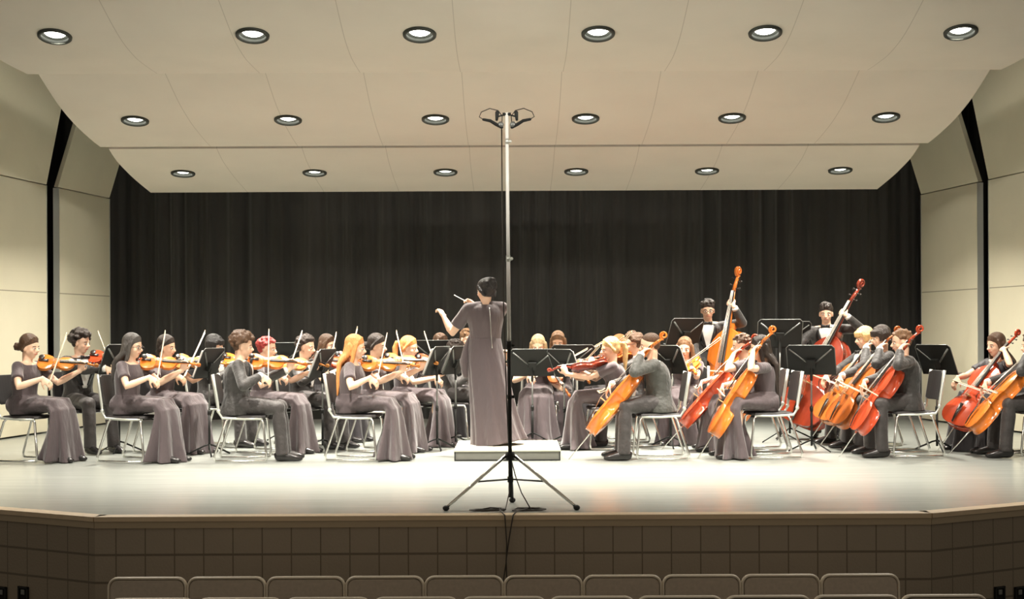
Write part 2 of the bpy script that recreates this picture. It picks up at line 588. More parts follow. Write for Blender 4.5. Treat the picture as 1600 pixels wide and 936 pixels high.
# outlet boxes low on the angled stage front
for lab, px, dz in (('dark square outlet box at the left end of the stage front', 4, 0), ('dark plain recess box right of the leftmost outlet box', 38, 0),
                    ('dark plain recess box left of the rightmost outlet box', 1561, 0), ('dark square outlet box at the right end of the stage front', 1592, 0)):
    sgn = -1 if px < 800 else 1
    # intersection of the view ray with the angled face
    p = V((S_EDGE[1][0] * (1 if sgn < 0 else -1), 10.07))
    q = V((S_EDGE[0][0] * (1 if sgn < 0 else -1), 13.9))
    k = (px - 800 - (925 - 468) * math.tan(ROLL)) / FPX
    t = (k * p.y - p.x) / ((q.x - p.x) - k * (q.y - p.y))
    X, Y = p.x + (q.x - p.x) * t, p.y + (q.y - p.y) * t
    z = world_z(px, 929, Y)
    a = math.atan2(q.y - p.y, q.x - p.x) + (math.pi if sgn < 0 else 0)
    r = empty('outlet_box', Matrix.Translation((X, Y, z)) @ Matrix.Rotation(a, 4, 'Z'))
    b = MB()
    for cx_, cz_, w_, h_ in ((0, .052, .10, .012), (0, -.052, .10, .012), (-.044, 0, .012, .116), (.044, 0, .012, .116)):
        b.box((cx_, -0.006, cz_), (w_, 0.02, h_))
    b.build('frame', M['stand'], r, smooth=False)
    b = MB()
    b.box((0, -0.001, 0), (0.08, 0.012, 0.10))
    b.build('back_plate', M['black'], r, smooth=False)
    if 'outlet' in lab:
        b = MB()
        b.box((0, -0.011, 0.018), (0.035, 0.012, 0.035))
        b.build('socket', M['stand_edge'], r, smooth=False, bevel=0.003)
    tag(r, lab, 'outlet', 'outlet boxes on the stage front')


# ------------------------------------------------------------------ hall seats in front of the stage
def make_hall_seat():
    r = empty('hall_seat')
    def outline(w, h, rr, n=6):
        pts = []
        for cx_, cz_, a0 in ((w / 2 - rr, h - rr, 0), (-w / 2 + rr, h - rr, 90)):
            for k in range(n + 1):
                a = rad(a0 + 90 * k / n)
                pts.append((cx_ + rr * math.cos(a), cz_ + rr * math.sin(a)))
        return pts + [(-w / 2, 0), (w / 2, 0)]
    W, Hh = 0.485, 0.50
    b = MB()
    o = outline(W - .02, Hh - .01, .05)
    b.rings([[V((x, y + 0.03 * (z / Hh - 1), z)) for x, z in o] for y in (-0.02, 0.03)])
    b.build('backrest', M['seat_grey'], r, smooth=False, bevel=0.006)
    b = MB()
    o = outline(W, Hh, .055)
    n = len(o)
    path = [V((x, -0.03 + 0.03 * (z / Hh - 1) + .03, z)) for x, z in [o[-1]] + o[:-1]]
    b.tube(path, [(0.026, 0.009)] * n, 8, side=(0, 1, 0))
    b.build('backrest_trim', M['seat_edge'], r)
    b = MB()
    b.box((0, 0.26, -0.02), (0.45, 0.44, 0.09))
    b.build('seat', M['seat_grey'], r, smooth=False, bevel=0.02)
    for s in (-1, 1):
        b = MB()
        b.box((s * 0.225, 0.15, -0.15), (0.03, 0.3, 0.42))
        b.build('leg', M['stand'], r, smooth=False, bevel=0.004)
    return r


SEAT_Z = -1.15 + 0.43
for k in range(10):
    px = 231 + 123.6 * k
    x = world_x(px, 9.3, 905)
    instance('hall_seat', make_hall_seat, place(x, 9.3, -0.29 - 0.50), f'grey hall seat in the row nearest the stage, {["first","second","third","fourth","fifth","sixth","seventh","eighth","ninth","tenth"][k]} from the left',
             'seat', 'hall seats nearest the stage')
for k in range(10):
    px = 1475 - 137.5 * k
    x = world_x(px, 8.4, 930)
    instance('hall_seat', make_hall_seat, place(x, 8.4, -0.262 - 0.50), f'grey hall seat in the row cut off by the bottom edge, {["first","second","third","fourth","fifth","sixth","seventh","eighth","ninth","tenth"][k]} from the right',
             'seat', 'hall seats at the bottom edge')

# ------------------------------------------------------------------ furniture and instruments
def make_chair():
    r = empty('orchestra_chair')
    b = MB()      # padded seat
    o = [(-.20, -.19), (-.20, .19), (.19, .225), (.225, .19), (.225, -.19), (.19, -.225)]
    b.rings([[V((x, y, 0.43)) for x, y in o], [V((x, y, 0.447)) for x, y in o], [V((x * .95, y * .93, 0.458)) for x, y in o]])
    b.build('seat', M['pad'], r, smooth=False, bevel=0.006)
    # backrest, leaning back, slightly curved in plan
    def bp(y, z): return V((-0.235 - 0.16 * (z - 0.55) - 0.03 * (1 - (y / .2) ** 2), y, z))
    def pad(w, z0, z1, off0, off1):
        rings_ = []
        for i in range(9):
            y = -w + 2 * w * i / 8
            e = 0.02 if i in (0, 8) else 0
            rings_.append([bp(y, z0 + e) + V((off0, 0, 0)), bp(y, z1 - e) + V((off0, 0, 0)), bp(y, z1 - e) + V((off1, 0, 0)), bp(y, z0 + e) + V((off1, 0, 0))])
        return rings_
    b = MB()
    b.rings(pad(.195, .565, .855, 0.0, .026))
    b.build('backrest', M['pad'], r, smooth=False, bevel=0.005)
    b = MB()
    b.rings(pad(.185, .575, .845, -.012, 0.0))
    b.build('backrest_shell', M['pad'], r, smooth=False, bevel=0.004)
    for s in (-1, 1):
        b = MB()
        pts = [bp(s * .205, .86), bp(s * .208, .72), bp(s * .21, .58), V((-.225, s * .212, .49)), V((-.19, s * .213, .435)), V((0, s * .215, .425)), V((.19, s * .215, .425))]
        b.tube(pts, [(.014, .019)] * 3 + [.012] * 4, 8)
        b.build('side_frame', M['steel'], r)
        b = MB()
        b.tube([V((.17, s * .21, .43)), V((.20, s * .222, .40)), V((.235, s * .235, .06)), V((.225, s * .236, .022))], .0115, 8)
        b.build('leg', M['chrome'], r)
        b = MB()
        b.tube([V((-.13, s * .21, .43)), V((-.155, s * .222, .40)), V((-.27, s * .235, .06)), V((-.26, s * .236, .022))], .0115, 8)
        b.build('leg', M['chrome'], r)
        b = MB()
        b.tube([V((.225, s * .236, .02)), V((0, s * .236, .016)), V((-.26, s * .236, .02))], .0105, 8)
        b.build('floor_rail', M['chrome'], r)
        b = MB()
        b.ell((-.227, s * .214, .505), (.02, .016, .022), seg=10, rg=6)
        b.build('hinge_cap', M['steel'], r)
    b = MB()
    b.tube([V((.02, -.21, .42)), V((.02, .21, .42))], .010, 8)
    b.build('stretcher', M['chrome'], r)
    return r


def make_stand(h):
    """Desk on a pole; the reading side faces -X."""
    def mk():
        r = empty('music_stand')
        tilt = rad(22)
        D = Matrix.Translation((0, 0, h)) @ Matrix.Rotation(tilt, 4, 'Y')
        def P(x, y, z): return D @ V((x, y, z))
        b = MB()
        W, Hh = .25, .33
        o = [(-W, 0), (W, 0), (W, Hh - .03), (W - .03, Hh), (-W + .03, Hh), (-W, Hh - .03)]
        b.rings([[P(-.002, y, z) for y, z in o], [P(.002, y, z) for y, z in o]])
        b.rings([[P(-.055, -W, -.002), P(-.055, W, -.002), P(.002, W, -.002), P(.002, -W, -.002)], [P(-.055, -W, .002), P(-.055, W, .002), P(.002, W, .002), P(.002, -W, .002)]])
        b.build('desk', M['stand'], r, smooth=False)
        b = MB()
        b.tube([P(0, W, .005), P(0, W, Hh - .03), P(0, W - .03, Hh), P(0, -W + .03, Hh), P(0, -W, Hh - .03), P(0, -W, .005)], .0042, 6)
        b.build('desk_rim', M['stand_edge'], r)
        for s in (-1, 1):
            b = MB()
            b.tube([P(.006, s * .035, .13), P(.010, s * .22, .29)], [(.010, .004)] * 2, 6)
            b.build('desk_rib', M['stand_edge'], r)
        b = MB()
        b.box(P(.022, 0, .13), (.035, .09, .09), D.to_3x3())
        b.tube([P(.03, 0, .12), V((.055, 0, h + .05)), V((.055, 0, h - .06))], .014, 8)
        b.build('tilt_bracket', M['stand'], r, smooth=False)
        b = MB()
        b.tube([V((.055, 0, .06)), V((.055, 0, h - .35))], .0125, 10)
        b.build('lower_pole', M['stand'], r)
        b = MB()
        b.tube([V((.055, 0, h - .36)), V((.055, 0, h - .02))], .009, 10)
        b.build('upper_pole', M['stand_edge'], r)
        b = MB()
        b.tube([V((.055, 0, h - .38)), V((.055, 0, h - .33))], .018, 10)
        b.build('collar', M['stand'], r)
        for k in range(3):
            a = rad(60 + 120 * k)
            c, s = math.cos(a), math.sin(a)
            b = MB()
            b.tube([V((.055, 0, .12)), V((.055 + .05 * c, .05 * s, .105)), V((.055 + .25 * c, .25 * s, .012))], [(.011, .006)] * 3, 8)
            b.build('leg', M['stand'], r)
        return r
    return mk


def stand_page_matrix(Ms, h, dy=0.0):
    return Ms @ Matrix.Translation((0, 0, h)) @ Matrix.Rotation(rad(22), 4, 'Y') @ Matrix.Translation((-.006, dy, .003))


def make_page():
    r = MB()
    o = [(-.21, 0), (.21, 0), (.21, .285), (0.01, .29), (-.21, .285)]
    r.rings([[V((-.022 - .010 * abs(y / .21) ** .5, y, z + .004)) for y, z in o], [V((-.001, y, z)) for y, z in o]])
    return r.build('sheet_music', M['paper'], smooth=False)


OUT = [(0, .12), (.006, .42), (.03, .66), (.07, .84), (.12, .955), (.18, 1.0), (.24, .985), (.30, .92), (.345, .83), (.375, .80), (.385, .78), (.40, .66), (.44, .575), (.50, .54), (.55, .55),
       (.60, .60), (.635, .68), (.645, .735), (.66, .75), (.70, .775), (.76, .80), (.82, .795), (.88, .73), (.93, .60), (.97, .40), (.992, .20), (1.0, .09)]


def make_instrument(kind, col):
    P = dict(violin=dict(L=.356, w=.104, rib=.031, arch=.013, neck=.130, sc=.105, fb=.27, nw=.012, br=.036, pin=0),
             viola=dict(L=.40, w=.120, rib=.037, arch=.015, neck=.145, sc=.115, fb=.30, nw=.013, br=.040, pin=0),
             cello=dict(L=.755, w=.220, rib=.115, arch=.026, neck=.280, sc=.20, fb=.58, nw=.017, br=.09, pin=.34),
             bass=dict(L=1.11, w=.335, rib=.19, arch=.035, neck=.44, sc=.30, fb=.86, nw=.024, br=.16, pin=.14))[kind]
    L, w, rib, arch, nk, sc = P['L'], P['w'], P['rib'], P['arch'], P['neck'], P['sc']
    s = L / .356
    low = kind in ('cello', 'bass')
    if low: s *= .62
    def mk():
        r = empty(kind)
        vm = M['varnish_' + col]
        half = [(x * L, y * w) for x, y in OUT]
        if kind == 'bass':
            half = [(x * L, y * w * (1 if x < .68 else (1 - (x / 1 - .68) * .9))) for x, y in OUT]
        o = half + [(x, -y) for x, y in reversed(half)]
        c = V((L * .5, 0, 0))
        def ring(k, z, sx=None):
            sx = k if sx is None else sx
            return [V((c.x + (x - c.x) * sx, y * k, z)) for x, y in o]
        b = MB()
        e = .0035 * s
        rr = [ring(.02, -rib - arch * .9, .3), ring(.35, -rib - arch * .85, .5), ring(.68, -rib - arch * .6, .75), ring(.9, -rib - arch * .15, .93), ring(.975, -rib, .985), ring(1.0, -rib, 1.0), ring(1.0, -rib + e, 1.0), ring(.955, -rib + e, .982),
              ring(.955, -e, .982), ring(1.0, -e, 1.0), ring(1.0, 0, 1.0), ring(.965, .0005, .98), ring(.9, arch * .2, .93), ring(.68, arch * .68, .75), ring(.35, arch * .92, .5), ring(.02, arch, .3)]
        b.rings(rr)
        b.build('body', vm, r)
        # neck with heel, pegbox and scroll
        b = MB()
        zt = arch + .004 * s
        nl = L + nk
        b.tube([V((L - .004 * s, 0, -rib * .45)), V((L + .012 * s, 0, -rib * .25)), V((L + .03 * s, 0, zt - .014 * s)), V((nl, 0, zt - .012 * s))],
               [(.013 * s, rib * .42), (.011 * s, rib * .35), (.011 * s, .012 * s), (.010 * s, .010 * s)], 10, side=(0, 1, 0))
        b.build('neck', vm, r)
        b = MB()
        px = [V((nl - .004, 0, zt - .010 * s)), V((nl + sc * .3, 0, zt - .022 * s)), V((nl + sc * .62, 0, zt - .036 * s))]
        b.tube(px, [(.012 * s, .012 * s), (.011 * s, .011 * s), (.0085 * s, .009 * s)], 10, side=(0, 1, 0))
        cxs, czs = nl + sc * .80, zt - .030 * s
        sp = []
        R0 = sc * .20
        for k in range(22):
            a = rad(215) - rad(26) * k
            q = R0 * (1 - k / 30)
            sp.append(V((cxs + q * math.cos(a), 0, czs + q * math.sin(a))))
        b.tube([px[-1]] + sp, [(.0095 * s, .008 * s)] + [((.0095 + .007 * k / 22) * s, .0075 * s) for k in range(22)], 8, side=(0, 1, 0))
        b.build('scroll', vm, r)
        for k in range(4):
            x = nl + sc * (.10 + .14 * k)
            z = zt - (.014 + .005 * k) * s
            sg = 1 if k % 2 else -1
            b = MB()
            b.tube([V((x, -sg * .012 * s, z)), V((x, sg * .026 * s, z))], .003 * s, 6)
            b.ell((x, sg * .034 * s, z), (.008 * s, .009 * s, .003 * s), seg=8, rg=6)
            b.build('peg', M['ebony'], r)
        b = MB()
        fx = nl - P['fb']
        bw, tw = P['nw'] * 1.75, P['nw']
        hz = P['br'] * .62
        b.rings([[V((fx, -bw, hz - .006 * s)), V((fx, bw, hz - .006 * s)), V((fx, bw * .7, hz)), V((fx, -bw * .7, hz))],
                 [V((nl, -tw, zt - .004 * s)), V((nl, tw, zt - .004 * s)), V((nl, tw * .7, zt + .002 * s)), V((nl, -tw * .7, zt + .002 * s))]])
        b.build('fingerboard', M['ebony'], r, smooth=False)
        bx = L * .44
        b = MB()
        bo = [(-.024 * s, 0), (-.014 * s, .004 * s), (-.012 * s, .012 * s), (0, .010 * s), (.012 * s, .012 * s), (.014 * s, .004 * s), (.024 * s, 0), (.022 * s, P['br'] * .75), (0, P['br'] * .97), (-.022 * s, P['br'] * .75)]
        b.rings([[V((bx + dx, y, arch * .75 + z * (1 - arch * .75 / P['br']))) for y, z in bo] for dx in (-.003 * s, .003 * s)])
        b.build('bridge', M['maple'], r, smooth=False)
        b = MB()
        b.tube([V((.012 * s, 0, arch * .6 + .006 * s)), V((L * .15, 0, P['br'] * .45 + .004)), V((L * .30, 0, P['br'] * .62))], [(.008 * s, .003 * s), (.014 * s, .004 * s), (.020 * s, .004 * s)], 8, side=(0, 1, 0))
        b.build('tailpiece', M['ebony'], r)
        for k in range(4):
            y = (k - 1.5) * .010 * s
            b = MB()
            b.tube([V((L * .30, y * .9, P['br'] * .66)), V((bx, y * 1.1, P['br'] * .985 - abs(y) * .12)), V((nl, y * .45, zt + .004 * s))], .0011 * s if not low else .0014 * s, 4)
            b.build('string', M['string'], r)
        for sg in (-1, 1):
            b = MB()
            fp = []
            for k in range(13):
                t = k / 12
                x = L * (.34 + .20 * t)
                y = sg * w * (.50 - .18 * t + .07 * math.sin(2 * math.pi * t))
                q = 1 - (abs(y) / (w * .62)) ** 2
                fp.append(V((x, y, arch * max(.30, .30 + .62 * q) * .98 + .001)))
            b.tube(fp, [((.005 if k in (0, 12) else .0028) * s, .0012 * s) for k in range(13)], 6, side=(0, 1, 0))
            b.build('f_hole', M['ebony'], r)
        if not low:
            b = MB()
            b.ell((.035, .045, arch * .7 + .012), (.030, .034, .007), seg=14, rg=6)
            b.build('chin_rest', M['ebony'], r)
        if P['pin']:
            b = MB()
            b.tube([V((0.02, 0, -rib * .5)), V((-.03, 0, -rib * .5)), V((-P['pin'], 0, -rib * .5))], [.016, .008, .004], 8)
            b.build('endpin', M['chrome'], r)
        return r
    return mk, P


def make_bow(kind):
    L = dict(violin=.74, viola=.745, cello=.715, bass=.70)[kind]
    k = 1.0 if kind in ('violin', 'viola') else 1.35
    def mk():
        r = empty('bow')
        b = MB()
        pts = [V((-.012, 0, .012 * k))] + [V((L * t, 0, .012 * k + .004 - .020 * math.sin(math.pi * t) * .45)) for t in (0, .2, .4, .6, .8, .97, 1.0)]
        b.tube(pts, [.0048 * k] * 7 + [.0036 * k], 7)
        b.tube([V((L * .985, 0, .012 * k)), V((L * .99, 0, -.008 * k))], [(.004 * k, .006 * k)] * 2, 6)
        b.build('bow_stick', M['bowstick'], r)
        b = MB()
        b.box((L * .5, 0, -.007 * k), (L * .97, .010, .0022))
        b.build('bow_hair', M['bowhair'], r, smooth=False)
        b = MB()
        b.box((.03, 0, .002), (.045, .012, .020 * k))
        b.build('frog', M['ebony'], r, smooth=False, bevel=.002)
        return r
    return mk, L


# ------------------------------------------------------------------ people
class Frame:
    def __init__(self, o, yaw=0, pitch=0, roll=0):
        self.o = V(o)
        self.R = (Matrix.Rotation(yaw, 3, 'Z') @ Matrix.Rotation(pitch, 3, 'Y') @ Matrix.Rotation(roll, 3, 'X'))

    def __call__(self, x, y, z): return self.o + self.R @ V((x, y, z))


def elbow(S, W, a, b, hint):
    d = W - S
    D = min(d.length, (a + b) * .995)
    W2 = S + d.normalized() * D
    t = (a * a - b * b + D * D) / (2 * D)
    h = math.sqrt(max(a * a - t * t, 1e-6))
    n = d.normalized()
    k = V(hint)
    k = (k - n * k.dot(n)).normalized()
    return S + n * t + k * h, W2


def hand(b, Wr, d, n, side, curl=0.6, s=1.0, spread=0.08):
    """d finger direction, n palm normal (the side the fingers close towards), side +1 when the thumb is at +(d x n)."""
    d = V(d).normalized()
    n = V(n)
    n = (n - d * n.dot(d)).normalized()
    l = d.cross(n) * side
    Wr = V(Wr)
    b.tube([Wr - d * .02, Wr + d * .012, Wr + d * .045 * s, Wr + d * .085 * s, Wr + d * .094 * s], [(.025 * s, .020 * s), (.029 * s, .019 * s), (.040 * s, .018 * s), (.041 * s, .015 * s), (.034 * s, .011 * s)], 12, side=l, round_ends=False)
    for k, (off, ln) in enumerate(((.030, .072), (.010, .080), (-.010, .075), (-.029, .060))):
        p = Wr + d * (.088 - (.004 if k in (0, 3) else 0)) * s + l * off * s
        a = curl * .5
        seg = [.42, .33, .25]
        pts = [p - d * .012 * s, p]
        for q in seg:
            dd = (d * math.cos(a) + n * math.sin(a) + l * (off * spread / .03)).normalized()
            p = p + dd * ln * q * s
            pts.append(p)
            a += curl * (.95 + .1 * k)
        b.tube(pts, [.0095 * s, .0095 * s, .0088 * s, .0082 * s, .0072 * s], 8, round_ends=True)
    p = Wr + d * .022 * s + l * .026 * s
    t1 = p + (d * .6 + l * .75 + n * .35).normalized() * .040 * s
    t2 = t1 + (d * .85 + l * .25 + n * .55).normalized() * .032 * s
    t3 = t2 + (d * .8 - l * .1 + n * .7).normalized() * .024 * s
    b.tube([p, t1, t2, t3], [.014 * s, .012 * s, .0105 * s, .0085 * s], 8, round_ends=True)


TP = [(-.20, .165, .125), (-.08, .172, .128), (.06, .165, .118), (.26, .138, .102), (.45, .146, .108), (.64, .166, .118), (.80, .176, .112), (.90, .165, .095), (.97, .105, .070), (1.03, .062, .056)]


def torso_ring(H, N, t, th, off=0.0, wide=1.0, deep=1.0, female=False, sd=None):
    for i in range(len(TP) - 1):
        if t <= TP[i + 1][0] or i == len(TP) - 2:
            k = (t - TP[i][0]) / (TP[i + 1][0] - TP[i][0])
            w_ = TP[i][1] + (TP[i + 1][1] - TP[i][1]) * k
            d_ = TP[i][2] + (TP[i + 1][2] - TP[i][2]) * k
            break
    if female:
        w_ *= .93
        d_ *= .93
    c = H.lerp(N, t) + V((-0.018 * math.sin(math.pi * max(0, min(1, t))), 0, 0))
    x = V((1, 0, 0))
    sgn = V((0, 1, 0))
    f = x
    if sd is not None:
        sgn = sd
        f = sd.cross(V((0, 0, 1))).normalized()
    bump = 0
    if female and .5 < t < .82: bump = .028 * math.sin(math.pi * (t - .5) / .32) * max(0, math.cos(th)) ** 2
    return c + sgn * (math.sin(th) * (w_ * wide + off)) + f * (math.cos(th) * (d_ * deep + off) + bump)


def torso(b, H, N, t0, t1, off, female, seg=20, wide=1.0, deep=1.0, flare=0.0):
    n = 12
    rr = []
    for i in range(n + 1):
        t = t0 + (t1 - t0) * i / n
        o = off + (flare * max(0, (0.15 - t) / .35) if flare else 0)
        rr.append([torso_ring(H, N, t, 2 * math.pi * j / seg, o, wide, deep, female) for j in range(seg)])
    b.rings(rr)


def head_mesh(b, F, s=1.0):
    b.ell(F(-.012, 0, .028), (.094 * s, .074 * s, .090 * s), F.R, 24, 16)
    b.ell(F(.012, 0, -.030), (.072 * s, .058 * s, .078 * s), F.R, 20, 14)
    b.ell(F(.040, 0, -.082), (.030 * s, .032 * s, .026 * s), F.R, 14, 10)
    b.ell(F(.066, 0, .018), (.018, .052, .014), F.R, 14, 8)          # brow
    b.tube([F(.078, 0, .014), F(.092, 0, -.006), F(.103, 0, -.024)], [.007, .009, .012], 8, round_ends=True)
    b.tube([F(.092, -.010, -.028), F(.092, .010, -.028)], [.009, .009], 8, round_ends=True)
    b.tube([F(.078, -.016, -.052), F(.084, 0, -.051), F(.078, .016, -.052)], [.008, .009, .008], 8, round_ends=True)
    for sg in (-1, 1):
        b.ell(F(.050, sg * .040, -.026), (.024, .018, .022), F.R, 12, 8)     # cheeks
        b.ell(F(-.006, sg * .076, -.012), (.017, .008, .030), F.R, 10, 8)    # ears


def face_parts(F, root, glasses=False, hair_m=None, mask_eyes=False):
    for sg in (-1, 1):
        b = MB()
        b.ell(F(.074, sg * .031, .000), (.010, .0145, .0075), F.R, 12, 8)
        e = b.build('eye', M['eye_white'], root)
        b = MB()
        b.ell(F(.0815, sg * .031, .000), (.0055, .0070, .0072), F.R, 10, 6)
        b.build('iris', M['iris'], e)
        b = MB()
        b.tube([F(.080, sg * .014, .019), F(.081, sg * .032, .024), F(.068, sg * .050, .019)], [.003, .004, .0025], 6)
        b.build('eyebrow', hair_m, root)
    b = MB()
    b.tube([F(.080, -.020, -.054), F(.0885, 0, -.053), F(.080, .020, -.054)], [(.004, .0035), (.0055, .0065), (.004, .0035)], 8, side=(0, 0, 1), round_ends=True)
    b.build('mouth', M['lip'], root)
    if glasses:
        b = MB()
        for sg in (-1, 1):
            c = []
            for k in range(13):
                a = 2 * math.pi * k / 12
                c.append(F(.094, sg * .033 + .024 * math.cos(a), .000 + .018 * math.sin(a)))
            b.tube(c, .0022, 5)
            b.tube([F(.092, sg * .057, .006), F(.06, sg * .080, .006), F(-.01, sg * .083, .002)], .0022, 5)
        b.tube([F(.094, -.009, .004), F(.097, 0, .006), F(.094, .009, .004)], .0022, 5)
        b.build('glasses', M['glass_frame'], root)


def hair_mesh(b, F, N, style, rng, length=.28):
    H_ = lambda x, y, z: F(x, y, z)
    def cap(z=.040, ex=0.0):
        b.ell(F(-.022, 0, z), (.098 + ex, .083 + ex, .088 + ex), F.R, 24, 16)
        b.ell(F(-.048, 0, z - .040), (.070 + ex, .078 + ex, .078 + ex), F.R, 20, 12)
    if style in ('long', 'ponytail', 'bun', 'bowl', 'sleek', 'long_wavy'):
        cap(.054)
        for sg in (-1, 1):
            b.tube([F(.050, sg * .012, .112), F(.038, sg * .055, .088), F(.005, sg * .080, .040), F(-.03, sg * .083, -.02)], [.010, .012, .013, .018], 10, round_ends=True)
    if style in ('long', 'long_wavy'):
        for k, y in enumerate((-.074, -.048, -.016, .016, .048, .074)):
            e = 1 - abs(y) / .09
            wob = [rng.uniform(-.012, .012) * (1.6 if style == 'long_wavy' else 1) for _ in range(6)]
            p0 = F(-.035 - .06 * e, y, .02)
            p1 = F(-.040 - .065 * e, y * 1.08, -.07)
            back = N + V((-.115 - .02 * e, y * 1.35, -.02))
            end = N + V((-.135, y * 1.5 + wob[0], .10 - length))
            mid = back.lerp(end, .5) + V((wob[1], wob[2], 0))
            q = p1.lerp(back, .55) + V((-.008, wob[3], 0))
            b.tube([p0, p1, q, back, mid, end], [.028, .030, .029, (.028, .026), (.026, .022), (.010, .008)], 10, round_ends=True)
        for sg in (-1, 1):
            b.tube([F(.025, sg * .078, .05), F(.010, sg * .086, -.03), F(.005, sg * .088, -.10), N + V((-.02, sg * .105, -.03 - length * .15))], [.016, .020, .022, .012], 10, round_ends=True)
    if style == 'ponytail':
        b.ell(F(-.125, 0, .045), (.022, .022, .022), F.R, 12, 8)
        b.tube([F(-.11, 0, .05), F(-.155, 0, .045), F(-.17, 0, -.02), F(-.15, 0, -.14), F(-.13, .01, -.26)], [.018, .030, .034, .028, .010], 10, round_ends=True)
    if style == 'bun':
        b.ell(F(-.13, 0, -.01), (.042, .046, .042), F.R, 16, 10)
        for k in range(6):
            a = k * 1.05
            b.ell(F(-.155, .028 * math.cos(a), -.01 + .028 * math.sin(a)), (.018, .018, .018), F.R, 10, 6)
    if style == 'sleek':
        b.ell(F(-.085, 0, -.06), (.035, .05, .035), F.R, 12, 8)
    if style == 'bowl':
        for k in range(17):
            a = rad(-128 + 256 * k / 16)
            r_ = (.092, .084)
            top = F(-.012 + .070 * math.cos(a), .068 * math.sin(a), .085)
            low = F(-.012 + .103 * math.cos(a), .088 * math.sin(a), .030 if abs(a) < rad(50) else -.025)
            b.tube([top, top.lerp(low, .5) + F.R @ V((.012 * math.cos(a), .012 * math.sin(a), .012)), low], [.018, .017, .011], 8, round_ends=True)
    if style in ('short', 'crop'):
        ex = -.004 if style == 'crop' else .002
        b.ell(F(-.020, 0, .050), (.096 + ex, .080 + ex, .080 + ex), F.R, 24, 16)
        b.ell(F(-.050, 0, .010), (.064 + ex, .074 + ex, .070 + ex), F.R, 20, 12)
        if style == 'short':
            for k in range(26):
                a = rng.uniform(-math.pi, math.pi)
                e = rng.uniform(.25, 1.3)
                p = F(-.018 + .090 * math.cos(a) * math.cos(e), .076 * math.sin(a) * math.cos(e), .052 + .082 * math.sin(e))
                dd = F.R @ V((.018 * math.cos(a) + .012, .018 * math.sin(a), .002))
                b.tube([p - dd * .8, p + dd * .9], [.016, .009], 7, round_ends=True)
    if style in ('curly', 'curly_big', 'messy'):
        cap(.050, -.006)
        n = dict(curly=95, curly_big=150, messy=80)[style]
        g = dict(curly=.012, curly_big=.026, messy=.008)[style]
        for k in range(n):
            a = rng.uniform(-math.pi, math.pi)
            e = math.asin(rng.uniform(-.35, 1.0))
            ca = math.cos(a) * math.cos(e)
            if ca > .55 and e < .45: continue
            if e < .0 and ca > 0.05: continue
            q = rng.uniform(.9, 1.0)
            p = F(-.020 + (.096 + g) * q * ca, (.080 + g) * q * math.sin(a) * math.cos(e), .040 + (.086 + g) * q * math.sin(e))
            b.ell(p, rng.uniform(.016, .026) if style != 'messy' else (.020, .014, .012), Matrix.Rotation(rng.uniform(0, 3), 3, 'Z') @ Matrix.Rotation(rng.uniform(-1, 1), 3, 'Y'), 8, 6)
    if style == 'updo':
        cap(.044, .002)
        b.ell(F(-.060, 0, .085), (.060, .062, .050), F.R, 16, 10)
        for k in range(22):
            a = rng.uniform(0, 2 * math.pi)
            e = rng.uniform(.1, .75)
            p = F(-.100 - .035 * math.cos(e), .058 * math.cos(a) * math.sin(e + .6), .055 + .062 * math.sin(a) * math.sin(e + .6))
            b.ell(p, rng.uniform(.016, .024), F.R, 8, 6)
        for sg in (-1, 1):
            b.tube([F(.00, sg * .076, .05), F(-.05, sg * .085, -.01), F(-.085, sg * .06, -.06)], [.018, .02, .014], 10, round_ends=True)


def rip(amp, k, ph, start=.45):
    def f(t, a):
        q = max(0, (t - start) / (1 - start))
        return amp * q * (math.sin(k * a + ph) * .65 + math.sin((k * 2 - 3) * a + ph * 2.1 + 3 * t) * .35)
    return f


